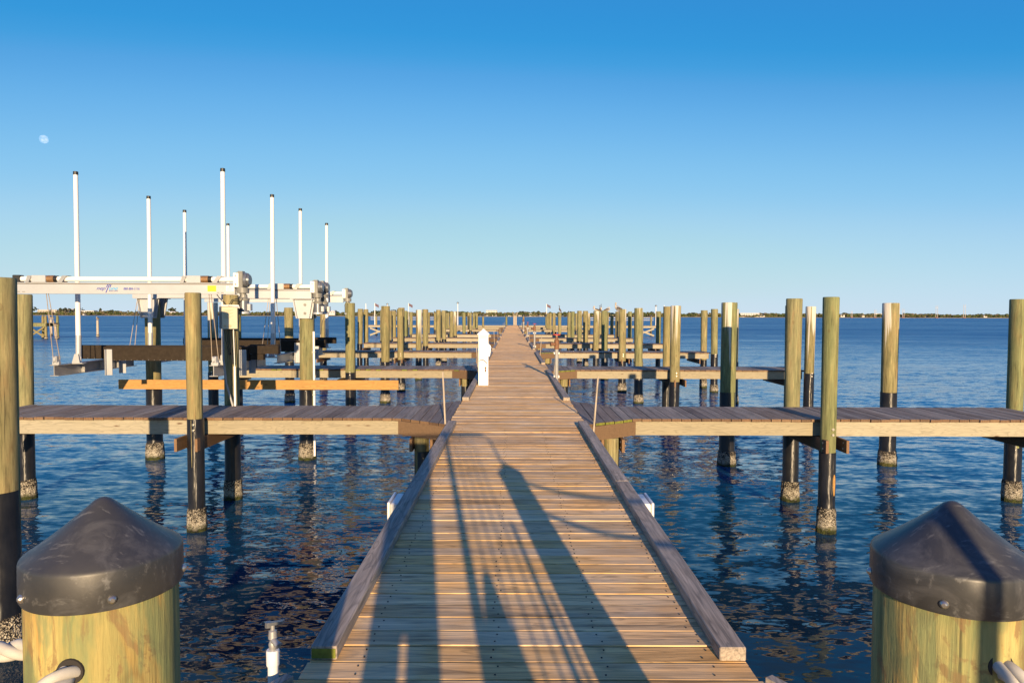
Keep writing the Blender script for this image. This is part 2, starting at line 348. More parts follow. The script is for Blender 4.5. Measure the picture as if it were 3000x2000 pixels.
# ------------------------------------------------------------------ water
SLOPE = (.78, .72, .22); BUMPW = .22
def water_mat():
    t = NT('lagoon_water')
    b = t.b
    h = None
    v1 = t.coords((.50, 1.0, 1), rotz=R(8)); n1 = t.noise(v1, 1.25, 3, .5)
    v2 = t.coords((.55, 1.0, 1), rotz=R(-16)); n2 = t.noise(v2, 3.6, 3, .55, .3)
    v3 = t.coords((.7, 1.0, 1), rotz=R(20)); n3 = t.noise(v3, 11.0, 2, .5)
    v0 = t.coords((.35, 1.0, 1), rotz=R(4)); n0 = t.noise(v0, .28, 2, .5)
    patch = t.noise(t.coords((.25, 1.0, 1), rotz=R(5)), .045, 3, .5)
    lna = t.node('ShaderNodeVectorMath', operation='LENGTH'); t.link(t.coords((1, 1, 0)), lna.inputs[0])
    far_ = t.node('ShaderNodeMapRange'); t.link(lna.outputs['Value'], far_.inputs['Value'])
    for k, v in (('From Min', 5), ('From Max', 60), ('To Min', .62), ('To Max', 1.1)): far_.inputs[k].default_value = v      # sheltered water by the walkway is calmer
    amp = t.math('MULTIPLY', t.ramp(patch, [(.32, .65), (.62, 1.1)]), far_.outputs[0])
    h = t.math('ADD', t.math('MULTIPLY', n1, .150), t.math('MULTIPLY', n2, .052))
    h = t.math('ADD', h, t.math('MULTIPLY', n3, .010))
    h = t.math('ADD', h, t.math('MULTIPLY', n0, .22))
    h = t.math('MULTIPLY', h, amp)
    # ripple slopes taken straight from vector noise, so that far water keeps its facets
    def slope(scale, rot, sc, det, amp_):
        x = t.node('ShaderNodeTexNoise'); x.inputs['Scale'].default_value = sc; x.inputs['Detail'].default_value = det; x.inputs['Roughness'].default_value = .5
        t.link(t.coords(scale, rotz=R(rot)), x.inputs['Vector'])
        a = t.node('ShaderNodeVectorMath', operation='SUBTRACT'); t.link(x.outputs['Color'], a.inputs[0]); a.inputs[1].default_value = (.5, .5, .5)
        m = t.node('ShaderNodeVectorMath', operation='MULTIPLY'); t.link(a.outputs[0], m.inputs[0]); m.inputs[1].default_value = (amp_*.55, amp_, 0); return m.outputs[0]
    s1 = slope((.36, 1, 1), 8, 3.6, 2, SLOPE[0]); s2 = slope((.42, 1, 1), -12, 13.0, 2, SLOPE[1]); s3 = slope((.5, 1, 1), 5, .35, 1, SLOPE[2])
    def vadd(p, q):
        x = t.node('ShaderNodeVectorMath', operation='ADD')
        for v, k in ((p, 0), (q, 1)):
            if isinstance(v, tuple): x.inputs[k].default_value = v
            else: t.link(v, x.inputs[k])
        return x.outputs[0]
    sl = vadd(vadd(s1, s2), s3)
    scl = t.node('ShaderNodeVectorMath', operation='SCALE'); t.link(sl, scl.inputs[0]); t.link(amp, scl.inputs['Scale'])
    nv = t.node('ShaderNodeVectorMath', operation='NORMALIZE'); t.link(vadd(scl.outputs[0], (0, 0, 1)), nv.inputs[0])
    bp = t.node('ShaderNodeBump'); bp.inputs['Strength'].default_value = BUMPW; bp.inputs['Distance'].default_value = 1.0
    t.link(nv.outputs[0], bp.inputs['Normal'])
    t.link(h, bp.inputs['Height']); t.link(bp.outputs[0], b.inputs['Normal'])
    b.inputs['IOR'].default_value = 1.333
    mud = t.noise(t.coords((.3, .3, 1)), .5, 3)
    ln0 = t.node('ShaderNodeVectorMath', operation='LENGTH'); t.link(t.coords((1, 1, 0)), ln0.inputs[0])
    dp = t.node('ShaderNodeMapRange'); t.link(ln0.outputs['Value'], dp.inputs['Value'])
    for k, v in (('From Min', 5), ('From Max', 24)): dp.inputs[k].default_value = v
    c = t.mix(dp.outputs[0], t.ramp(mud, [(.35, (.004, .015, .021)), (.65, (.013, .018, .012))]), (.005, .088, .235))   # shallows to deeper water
    # beyond the marina the ripples are finer than a pixel: they become roughness
    ln = t.node('ShaderNodeVectorMath', operation='LENGTH'); t.link(t.coords((1, 1, 0)), ln.inputs[0])
    mr = t.node('ShaderNodeMapRange'); t.link(ln.outputs['Value'], mr.inputs['Value'])
    for k, v in (('From Min', 12), ('From Max', 110), ('To Min', .035), ('To Max', .40)): mr.inputs[k].default_value = v
    # wind streaks and cat's-paws roughen the surface unevenly
    st = t.math('ADD', t.math('MULTIPLY', t.noise(t.coords((.10, 1, 1), rotz=R(3)), .55, 5, .65), .55), t.math('MULTIPLY', t.noise(t.coords((.06, 1, 1), rotz=R(-2)), .05, 4, .6), .45))
    ro = t.math('MULTIPLY', mr.outputs[0], t.ramp(st, [(.34, .45), (.52, 1.0), (.68, 1.45)]))
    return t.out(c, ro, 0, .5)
mb = MB()
xs = [-9000, -300, -60, -20, 0, 20, 60, 300, 9000]; ys = [-60, -5, 10, 30, 80, 200, 600, 1560]
vv = [(x, y, WZ) for y in ys for x in xs]
mb.add(vv, [(j*9+i, j*9+i+1, (j+1)*9+i+1, (j+1)*9+i) for j in range(len(ys)-1) for i in range(8)])
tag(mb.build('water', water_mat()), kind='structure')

# ------------------------------------------------------------------ pilings
PTOP = 3.38           # piling top above the water line
def shaft_mesh(k):
    rnd = random.Random(40+k); ph = [rnd.uniform(0, 6.28) for _ in range(4)]
    jit = lambda a, z, q: .0035*math.sin(2*a+ph[0]) + .002*math.sin(5*a+ph[1]+z) + .0015*math.sin(9*a+ph[2])
    return MB().lathe([(.110, .9), (.1105, 1.6), (.112, 2.3), (.114, 3.0), (.115, PTOP-.012), (.106, PTOP)], 28, jit=jit).mesh('shaft', M['piling'])
SHAFTS = [shaft_mesh(k) for k in range(5)]
SHAFTS_S = []
for me in SHAFTS:
    m2 = me.copy(); m2.materials[0] = M['piling_streak']; SHAFTS_S.append(m2)
def sleeve_mesh(k):
    rnd = random.Random(60+k); b = MB()
    jit = lambda a, z, q: .0015*math.sin(3*a+z*4+k)
    b.lathe([(.118, -.6), (.118, .1), (.1175, .4), (.117, .7), (.117, 1.0), (.119, 1.01)], 28, jit=jit)
    pts = []
    for q in range(26):                       # the lapped seam, wavy between its nails
        z = -.1 + 1.1*q/25; a = -math.pi/2 + .28 + .05*math.sin(z*9+k) + rnd.uniform(-.03, .03)
        pts.append((.1185*math.cos(a), .1185*math.sin(a), z))
    b.tube(pts, .0045, 6)
    for q in range(9):
        z = .05 + .1*q; a = -math.pi/2 + .05; b.cyl((.117*math.cos(a), .117*math.sin(a), z), (.1225*math.cos(a), .1225*math.sin(a), z), .005, n=6)
    return b.mesh('sleeve', M['sleeve'])
SLEEVES = [sleeve_mesh(k) for k in range(4)]
def crust_mesh(k):
    def jit(a, z, q):
        p = Vector((math.cos(a)*3.2, math.sin(a)*3.2, z*9 + k*7))
        return .012*noise.noise(p) + .009*noise.noise(p*3.1)
    pr = [(.124, -.25), (.135, -.12), (.139, 0), (.139, .06), (.136, .12), (.134, .18), (.132, .24), (.129, .30), (.1225, .345), (.115, .36)]
    return MB().lathe(pr, 40, jit=jit).mesh('barnacle_crust', M['crust'])
CRUSTS = [crust_mesh(k) for k in range(4)]
bolt_me = MB().cyl((0, 0, 0), (0, -.014, 0), .019, n=8).cyl((0, -.014, 0), (0, -.026, 0), .011, n=6).mesh('bolt', M['steel'])
PN = 0
def piling(x, y, label, group, sleeve=None, top=None, streak=False, bolts=None, s=1.0):
    """wooden shaft, black wrap, barnacle band; its Empty stands at the water line"""
    global PN; PN += 1; rnd = random.Random(PN*13+5)
    t = thing('piling', label, 'piling', (x, y, WZ), group)
    if top is None: s *= rnd.uniform(.93, 1.07); t.rotation_euler = (rnd.uniform(-.008, .008), rnd.uniform(-.010, .010), 0)
    sh = link('shaft', (SHAFTS_S if streak else SHAFTS)[PN % 5], t); sh.rotation_euler = (rnd.uniform(-.006, .006), rnd.uniform(-.006, .006), 0 if streak else rnd.uniform(0, 6))
    zt = rnd.uniform(-.04, .05) if top is None else top - (PTOP + WZ)
    sh.location.z = zt; q_ = s*.94 if top is not None and top < .5 else s; sh.scale = (q_, q_, 1)
    st = (rnd.uniform(-.42, -.02) if sleeve is None else sleeve) - WZ
    sl = link('sleeve', SLEEVES[PN % 4], t); sl.scale = (s, s, st); sl.rotation_euler.z = rnd.uniform(-.5, .4)
    cr = link('barnacle_crust', CRUSTS[PN % 4], t); cr.rotation_euler.z = rnd.uniform(0, 6); cr.scale = (s, s, rnd.uniform(.85, 1.1))
    if bolts:
        for q, z in enumerate(bolts):
            bo = link('bolt', bolt_me, t, (.02, -.112*s, z - WZ))
    return t

# ------------------------------------------------------------------ the walkway
NEAR = [9.9, 18.9, 27.9, 36.4, 45.4, 53.9, 73.0, 86.0]
FW = 1.35; HEAD = 103.0; HW = .950
walk = thing('walkway_dock', 'long brown plank walkway running straight out to the horizon over blue water', 'dock')
b = MB(); y = -1.6; step = .1455; rb = random.Random(3); nails = MB()
while y < HEAD + .2:
    hw0 = HW; y1 = y + step - .0105
    if y < 2.75: hw0 = HW + min(.9, (2.75 - y)*.62)
    e1, e2 = rb.uniform(-.008, .008), rb.uniform(-.008, .008); dz = rb.uniform(-.0025, .0015)
    x0, x1 = CX - hw0 + e1, CX + hw0 + e2
    # slightly cupped plank: profile in y/z
    c_ = .0024 if y < 6 else .0012
    cup = rb.uniform(.0, .0028) if y < 6 else .0004
    prof = [(y, -.038), (y1, -.038), (y1, -c_+dz+cup), (y1-c_, dz+cup), (y+.5*(y1-y), dz), (y+c_, dz+cup), (y, -c_+dz+cup)]
    n = len(prof)
    vs = [(x0, p, z) for p, z in prof] + [(x1, p, z) for p, z in prof]
    fs = [tuple(range(n-1, -1, -1)), tuple(range(n, 2*n))] + [(k, (k+1) % n, n+(k+1) % n, n+k) for k in range(n)]
    b.add(vs, fs)
    if y < 9:
        for nx in (-.72, -.15, .33, .78):
            for q in (.25, .72):
                px = CX + nx + rb.uniform(-.02, .02); py = y + step*q
                nails.cyl((px, py, dz-.004), (px, py, dz+.0035), .0042, n=6)
    y += step
b.build('deck_boards', M['deck'], walk)
tag(nails.build('nail_heads', M['dark'], walk), kind='stuff')
b = MB()
for x in (-.9, .0, .9): b.box(CX+x-.03, CX+x+.03, -1.6, HEAD, -.29, -.042)
b.build('stringers', M['browny'], walk)
def curb_seg(side, ya, yb, moss=False):
    x = CX + side*(HW - .0585)
    b = MB(); b.cbox(x-.0575, x+.0575, ya, yb, .002, .060, .004)
    o = b.build('curb', M['curb'], walk)
    if moss:
        MB().box(x-.052, x+.052, ya-.003, ya+.004, .008, .050).build('moss', M['moss'], o)
spans = [(2.92, NEAR[0]-.58)]
for k, nr in enumerate(NEAR):
    nx = NEAR[k+1] - .58 if k < 7 else HEAD - .6
    spans.append((nr + FW + .75, nx))
for side in (-1, 1):
    for q, (ya, yb) in enumerate(spans):
        if yb - ya > 7:
            m = ya + 3.9; curb_seg(side, ya, m-.004, moss=(side == -1 and q == 0)); curb_seg(side, m+.004, yb)
        else:
            m = ya + 3.0; curb_seg(side, ya, m-.004, moss=(side == -1 and q == 0)); curb_seg(side, m+.004, yb)
    # trim board along the flared entrance
    b = MB(); x0 = CX + side*(HW+.03); x1 = CX + side*(HW+.03+.62*2.3)
    b.beam((x0, 2.74, -.045), (x1, .45, -.045), .04, .15); b.build('flare_trim', M['curb'], walk)

# pilings that carry the walkway: short tops below the deck
for k, nr in enumerate(NEAR):
    for s in (-1, 1):
        piling(CX + s*1.36, nr - .12, f'short piling under the flared corner of the {ORD[k]} {SIDE[s]} finger pier', 'short pilings under the walkway', sleeve=-.46, top=-.245)

# ------------------------------------------------------------------ finger piers
def finger(k, s):
    y0 = NEAR[k]; y1 = y0 + FW; rnd = random.Random(100 + k*2 + s)
    look = {0: 'nearest', 1: 'second', 2: 'third', 3: 'fourth', 4: 'fifth', 5: 'sixth', 6: 'seventh', 7: 'farthest'}[k]
    t = thing('finger_pier', f'{look} finger pier on the {SIDE[s]} with dark boards over a pale fascia beam', 'finger pier', (0, y0, 0), 'finger piers along the walkway')
    b = MB(); moss = MB(); x = HW + .006; out = 7.95
    while x < out:
        x2 = x + .1345; fr = []
        for q in (x, x2):
            f1 = max(0, (1.72 - q)/(1.72 - HW)); f2 = max(0, (1.55 - q)/(1.55 - HW))
            fr.append((-.55*f1, FW + .75*f2))
        e = rnd.uniform(-.012, .012); dz = rnd.uniform(-.003, .003) + .001
        p = [(x, fr[0][0]+e), (x2, fr[1][0]+e), (x2, fr[1][1]-e), (x, fr[0][1]-e)]
        if s < 0: p = [(-q[0], q[1]) for q in p][::-1]
        p = [(q[0]+CX, q[1]) for q in p]
        b.prism(p, -.038+dz, dz); b.mi[-4 + (0 if s > 0 else 2)] = 1
        if k < 3 and s > 0 and .98 < x < 1.62 or (k in (1,) and s < 0 and rnd.random() < .25):
            a_, b_ = ((x, fr[0][0]+e), (x2, fr[1][0]+e)); 
            pp = [(a_[0], a_[1]-.003), (b_[0], b_[1]-.003), (b_[0], b_[1]+.01), (a_[0], a_[1]+.01)]
            if s < 0: pp = [(-q[0], q[1]) for q in pp][::-1]
            moss.prism([(q[0]+CX, q[1]) for q in pp], -.036+dz, -.004+dz)
        x += .145
    b.build('deck_boards', [M['finger'], M['endgrain']], t)
    if moss.v: moss.build('moss', M['moss'], t)
    for nm, ya, yb in (('fascia_beam', .03, .07), ('fascia_beam', FW-.07, FW-.03)):
        for xi, xo in ((1.60, 4.60), (4.606, out)):          # butt joint behind the middle piling
            xa, xb = sorted((CX + s*xi, CX + s*xo)); MB().box(xa, xb, ya, yb, -.245 + rnd.uniform(-.004, .004), -.042).build(nm, M['fascia'], t)
    b = MB(); xa, xb = sorted((CX + s*out, CX + s*(out+.04))); b.box(xa, xb, .03, FW-.03, -.245, -.044); b.build('end_board', M['fascia'], t)
    b = MB(); b.beam((CX + s*1.72, .012, -.138), (CX + s*.985, -.508, -.138), .04, .20); b.build('corner_board', M['brown'], t)
    for px in (1.36, 4.55, 7.75 if k else 7.75):
        b = MB()
        for d in (-.145, .145):
            if px > 7 and d > 0: continue
            xx = CX*0 + s*(px + (0.05 if px > 4 and px < 5 else 0)) + (CX if px < 2 else 0) + d
            ya_, yb_ = (-.33, FW+.33) if px > 2 else (-.30, .9)
            b.box(xx-.019, xx+.019, ya_, yb_, -.435, -.252)
            if k < 2:
                for z in (-.30, -.38): b.cyl((xx - s*0 - .030, ya_+.09, z), (xx-.018, ya_+.09, z), .016, n=8, mi=1)
        b.build('cross_beam', [M['browny'], M['steel']], t)
    return t
for k in range(8):
    for s in (-1, 1): finger(k, s)

# pilings of the finger piers and the mooring pilings between them
rp = random.Random(11)
POS = {}
for k, nr in enumerate(NEAR):
    for s in (-1, 1):
        for row, yy in (('near', nr-.17), ('far', nr+FW+.17)):
            for pos, xx in (('middle', 4.53 if row == 'near' else 4.70), ('outer end', 8.18)):
                if k == 0 and pos == 'outer end' and row == 'near': continue      # outside the photograph
                x = s*(xx + (rp.uniform(-.10, .10) if k > 0 else 0)) ; st = rp.random() < .16
                slv = None; bl = None; top = None
                if k == 0 and s > 0 and row == 'far' and pos == 'outer end': x = 8.44
                if k == 1 and s > 0 and row == 'far' and pos == 'outer end': x = 8.30
                if k == 1 and s > 0 and row == 'near' and pos == 'outer end': x = 8.16
                if k == 0: slv = {('near', -1): 0.0, ('near', 1): -.45}.get((row, s), -.38)
                if k == 0 and row == 'near' and pos == 'middle': bl = (-.10, -.18) if s > 0 else (-.06, -.14)
                if k in (1, 2) and row == 'near': bl = (-.06, -.14)
                if k == 1 and row == 'near' and s < 0: top, slv = 1.83, -.09
                if s < 0 and k == 0 and row == 'far': top = 1.83; st = False
                if k == 0 and top is None: top = {('near', 1): 1.775, ('near', -1): 1.81, ('far', 1): 1.795}[(row, s)]
                sc_ = ((.98 if row == 'near' else 1.09) if k == 0 else 1.13 if k == 1 else 1.25)
                POS[(k, s, row, pos)] = (x, yy)
                pt_ = piling(x, yy, f'timber piling at the {row} side {pos} of the {ORD[k]} {SIDE[s]} finger pier', 'tall pilings beside the finger piers', sleeve=slv, top=top, streak=st, bolts=bl, s=sc_)
                if k == 0 and s > 0 and row == 'near':
                    a0 = -math.pi/2 + .52; vs_ = []
                    for q in range(18):
                        u = 2*math.pi*q/18; a = a0 + .20*math.cos(u)*(1+.15*math.sin(3*u)); vs_.append((.1195*math.cos(a), .1195*math.sin(a), .70 + .155*math.sin(u)))
                    n_ = Vector((math.cos(a0), math.sin(a0), 0)); m_ = MB(); m_.add([Vector(p) - n_*.02 for p in vs_] + [Vector(p) + n_*.001 for p in vs_], [tuple(range(18, 36))] + [(q, (q+1) % 18, 18+(q+1) % 18, 18+q) for q in range(18)])
                    m_.build('exposed_wood', M['orange'], pt_)
    if k < 7:
        mid = (nr + FW + NEAR[k+1])/2 if k else 14.25
        if k == 5: mid = 64.0
        for s in (-1, 1):
            for nm, xx in (('inner', 4.48), ('outer', 7.86)):
                yy = mid + rp.uniform(-.15, .15); top = None; slv = None
                if k == 0 and s < 0: yy = 14.6; xx = 4.40 if nm == 'inner' else 7.68; top = 1.80; slv = -.06
                if k == 0 and s > 0: slv = -.09; top = 1.78
                POS[(k, s, 'mid', nm)] = (s*xx, yy)
                white = (s > 0 and k in (0, 1)) or rp.random() < .25
                piling(s*xx, yy, f'{nm} mooring piling in open water between {ORD[k]} and {ORD[k+1]} {SIDE[s]} finger piers', 'mooring pilings in open water', streak=white and not (k == 0 and s < 0), top=top, sleeve=slv, s=1.36)
piling(-4.69, 6.2, 'closest mooring piling at the left edge, cut off by the frame', 'mooring pilings in open water', sleeve=-.13, top=1.83, streak=False, s=1.30)

# ------------------------------------------------------------------ end platform far out
th = thing('end_platform', 'far timber end platform crossing the end of the walkway with white rails', 'platform', (0, HEAD, 0))
b = MB(); rb = random.Random(5); x = -22
while x < 22:
    b.box(x, x+.139, 0, 2.4, -.038, rb.uniform(-.003, .003)); x += .145
b.build('deck_boards', M['finger'], th)
MB().box(-22, 22, -.06, -.01, -.33, -.042).build('fascia_beam', M['fascia'], th)
for s in (-1, 1):
    b = MB()
    for z in (.83, 1.14): b.box(min(s*11.5, s*21.8), max(s*11.5, s*21.8), 2.2, 2.25, z-.018, z+.018)
    b.build('rail', M['white'], th)
    b = MB()
    b.beam((s*18.6, -.12, -1.50), (s*21.4, -.12, -.45), .05, .24); b.beam((s*18.6, -.18, -.45), (s*21.4, -.18, -1.50), .05, .24)
    b.build('cross_brace', M['fascia'], th)
def capped_post(x, y, top, label, group, r=.15, name='capped_post'):
    t = thing(name, label, 'post', (x, y, WZ), group)
    h = top - WZ
    MB().lathe([(r, -.5), (r*.97, h)], 14).build('shaft', M['piling'], t)
    MB().lathe([(r*1.22, h-.08), (r*1.22, h+.06), (.02, h+.26)], 14).build('cap', M['cap'], t)
    MB().lathe([(r*1.06, -.5), (r*1.10, .3), (r*1.05, 1.2)], 14).build('sleeve', M['sleeve'], t)
    return t
xsl = [-20.9, -18.9, -16.9, -14.5, -11.9, -4.35, -.85, 1.72, 5.15, 11.9, 14.6, 17.0, 19.2, 21.4]
for k, x in enumerate(xsl):
    d = ['outermost', 'second', 'third', 'fourth', 'fifth', 'sixth', 'seventh'][k if k < 7 else 13-k]
    capped_post(x, HEAD-.25 if abs(x) < 6 else HEAD+2.1, 1.42, f'{d} black capped post from the {"left" if k < 7 else "right"} end of the far end platform', 'black capped posts on the end platform')
t = thing('bird_post', 'pale double post behind the walkway end where two pelicans rest', 'post', (.45, HEAD+2.6, WZ))
MB().lathe([(.14, -.5), (.13, 3.1)], 12, c=(-.14, 0)).lathe([(.14, -.5), (.13, 3.1)], 12, c=(.15, 0)).build('shaft', M['grey_post'], t)
MB().box(-.36, .36, -.2, .2, 3.1, 3.16).build('top_board', M['fascia'], t)
for k, (px, pt) in enumerate([(1072, 890), (1098, 889), (1135, 894), (1197, 889), (1341, 890), (1601, 890), (1921, 897), (1945, 893)]):
    x = (px-1500)/2000*(HEAD+2.3); zt = CAM_H + (924-pt)/2000*(HEAD+2.3)
    w = ['leftmost', 'second', 'third', 'fourth', 'fifth', 'sixth', 'seventh', 'rightmost'][k]
    t = thing('flag_pole', f'{w} thin white pole from the left rising above the far end platform', 'pole', (x, HEAD+2.32, 0), 'white poles on the end platform')
    MB().tube([(0, 0, 0), (0, 0, zt)], [.075, .05], 8).build('pole', M['white'], t)
    if k in (1, 3, 5):
        MB().hexa([(.05, -.01, zt-.42), (.62, -.01, zt-.72), (.62, .01, zt-.72), (.05, .01, zt-.42), (.05, -.01, zt-.02), (.62, -.01, zt-.30), (.62, .01, zt-.30), (.05, .01, zt-.02)]).build('flag', plain('faded_flag_cloth', (.10, .06, .08), .8) if 'flagm' not in M else M['flagm'], t)
    elif k in (2, 4, 6):
        MB().lathe([(.05, zt), (.16, zt+.03), (.16, zt+.2), (.04, zt+.26)], 10).build('lamp_head', M['motor'], t)

# ------------------------------------------------------------------ boat lifts
def text_mesh(body, size, mat, name, shear=0.2, sx=1.0, depth=.0015):
    cu = bpy.data.curves.new(name, 'FONT'); cu.body = body; cu.size = size; cu.shear = shear; cu.extrude = depth; cu.align_x = 'LEFT'
    o = bpy.data.objects.new('text_source', cu); C.objects.link(o); o.scale = (sx, 1, 1)
    dg = bpy.context.evaluated_depsgraph_get(); me = bpy.data.meshes.new_from_object(o.evaluated_get(dg))
    for v in me.vertices: v.co = Vector((v.co.x*sx, -v.co.z, v.co.y))
    me.flip_normals() if False else None
    bpy.data.objects.remove(o); bpy.data.curves.remove(cu)
    me.materials.clear(); me.materials.append(mat); me.name = name
    return me
BZ0, BZ1 = 1.845, 2.035
def upper_beam(t, y, xa, xb, front, decal):
    """aluminium I-beam with drive pipe, winders, gearbox and motor"""
    b = MB(); b.box(xa, xb, y-.055, y+.055, BZ1-.012, BZ1); b.box(xa, xb, y-.055, y+.055, BZ0, BZ0+.012); b.box(xa, xb, y-.008, y+.008, BZ0+.012, BZ1-.012)
    b.box(xa, xb, y-.054, y-.046, BZ0+.012, BZ1-.030)
    ub = b.build('upper_beam', M['alu'], t)
    MB().box(xa, xb, y-.060, y-.052, BZ1-.026, BZ1-.0135).build('beam_groove', M['ink'], ub)
    MB().cyl((xa+.10, y, 2.095), (xb-.02, y, 2.095), .044, n=16).build('drive_pipe', M['white'], ub)
    for x in (xa + .55, xb - .62):
        for pq in ([(x-.30, BZ1), (x-.24, BZ1), (x-.19, 2.15), (x-.26, 2.15)], [(x+.24, BZ1), (x+.32, BZ1), (x+.40, 2.15), (x+.33, 2.15)]):
            MB().prism_y(pq, y-.07, y+.07).build('winder_bracket', M['galv'], ub)
        w = MB(); w.cbox(x-.19, x+.05, y-.075, y+.06, BZ1+.002, 2.155, .004); w.build('winder_plate', M['alu'], ub)
        w = MB()
        for q in range(9): w.cyl((x+.05+q*.019, y, 2.095), (x+.066+q*.019, y, 2.095), .062 if q < 6 else .056, n=16, mi=0 if q < 6 else 1)
        w.build('cable_drum', [M['copper'], M['black']], ub)
    if decal: MB().cbox(xa+.03, xa+.15, y-.06, y+.06, BZ1+.001, BZ1+.125, .006).build('switch_box', M['black'], ub)
    g = MB(); g.cbox(xb-.005, xb+.085, y-.115, y-.02, 1.965, 2.20, .006); gp = g.build('gearbox_plate', M['white'], t)
    g = MB()
    for z in (2.01, 2.155): g.cyl((xb+.04, y-.116, z), (xb+.04, y-.128, z), .014, n=8)
    g.build('plate_bolt', M['steel'], gp)
    g = MB(); g.cbox(xb+.03, xb+.15, y-.10, y+.13, 1.955, 2.215, .01)
    g.box(xb+.05, xb+.13, y-.05, y+.06, 2.215, 2.235); gb = g.build('gearbox', M['grey'], t)
    g = MB()
    g.cyl((xb+.15, y+.015, 2.085), (xb+.20, y+.015, 2.085), .118, n=20); g.cyl((xb+.20, y+.015, 2.085), (xb+.235, y+.015, 2.085), .098, .085, n=20)
    for q in range(8):
        a = q*math.pi/4 + .2; g.cyl((xb+.2, y+.015+.107*math.cos(a), 2.085+.107*math.sin(a)), (xb+.212, y+.015+.107*math.cos(a), 2.085+.107*math.sin(a)), .010, n=6)
    g.build('gear_cover', M['motor'], gb)
    mx = xb + .115
    g = MB(); g.lathe([(.10, 1.865), (.103, 1.955)], 20, c=(mx, y)); g.lathe([(.055, 1.845), (.055, 1.865)], 14, c=(mx, y)); g.lathe([(.092, 1.735), (.098, 1.775), (.064, 1.79), (.058, 1.845)], 20, c=(mx+.01, y)); mo = g.build('motor_housing', M['grey'], t)
    MB().lathe([(.09, 1.555), (.09, 1.735)], 20, c=(mx+.01, y)).build('motor_can', M['motor'], mo)
    g = MB(); g.lathe([(.10, 1.515), (.103, 1.545), (.098, 1.555)], 20, c=(mx+.01, y)); g.cbox(mx+.09, mx+.15, y-.07, y+.03, 1.57, 1.685, .006); g.build('motor_base', M['alu'], mo)
    if decal:
        yy = y - .0565
        dx = (-1206 + 0)/2000*(y) ; x0 = -7.02 + .0
        link('wordmark', text_mesh('nep', .082, M['navy'], 'wordmark', .45, 1.25), ub, (x0, yy, BZ0+.068))
        link('wordmark', text_mesh('une', .082, M['cyan'], 'wordmark', .45, 1.25), ub, (x0+.205, yy, BZ0+.068))
        g = MB()
        for q, za, zb in ((-.028, .112, .158), (0, .018, .172), (.028, .112, .158)):
            sh = lambda z: x0 + .178 + q + z*.45 - .03
            g.prism_y([(sh(za), BZ0+za), (sh(za)+.013, BZ0+za), (sh(zb)+.013, BZ0+zb), (sh(zb), BZ0+zb)], yy-.003, yy)
        g.build('trident_mark', M['navy'], ub)
        link('small_lettering', text_mesh('BOAT LIFTS', .026, M['navy'], 'small_lettering', .3, 1.1), ub, (x0+.215, yy, BZ0+.042))
        link('phone_number', text_mesh('888-884-1116', .056, M['navy'], 'phone_number', .15, .86), ub, (x0+.46, yy, BZ0+.068))
        MB().box(xb-.46, xb-.315, yy-.002, yy, BZ0+.045, BZ0+.145).build('yellow_sticker', M['yellow'], ub)
        g = MB(); g.box(xb-.145, xb-.015, yy-.002, yy, BZ0+.045, BZ0+.138); pl = g.build('data_plate', M['white'], ub)
        g = MB()
        for q in range(4): g.box(xb-.135, xb-.03-.01*(q % 2), yy-.0035, yy-.002, BZ0+.058+.016*q, BZ0+.062+.016*q)
        g.box(xb-.10, xb-.055, yy-.0035, yy-.002, BZ0+.122, BZ0+.130); g.build('plate_print', M['ink'], pl)
        for xs_, w_, z_ in ((xb-.30, .035, .022), (xb-.235, .045, .022), (xa+.10, .05, .03), (xa+.19, .05, .03)):
            MB().box(xs_, xs_+w_, yy-.003, yy, BZ0+z_, BZ0+z_+.010).build('beam_slot', M['ink'], ub)
    return ub
def ibeam_y(t, x, ya, yb, z0, z1):
    b = MB(); b.box(x-.075, x+.075, ya, yb, z1-.012, z1); b.box(x-.075, x+.075, ya, yb, z0, z0+.012); b.box(x-.007, x+.007, ya, yb, z0+.012, z1-.012)
    for q in range(3):
        yy = ya + (yb-ya)*(.3 + .22*q); b.box(x-.07, x+.07, yy-.006, yy+.006, z0+.012, z1-.012)
    return b.build('cradle_beam', M['galv'], t)
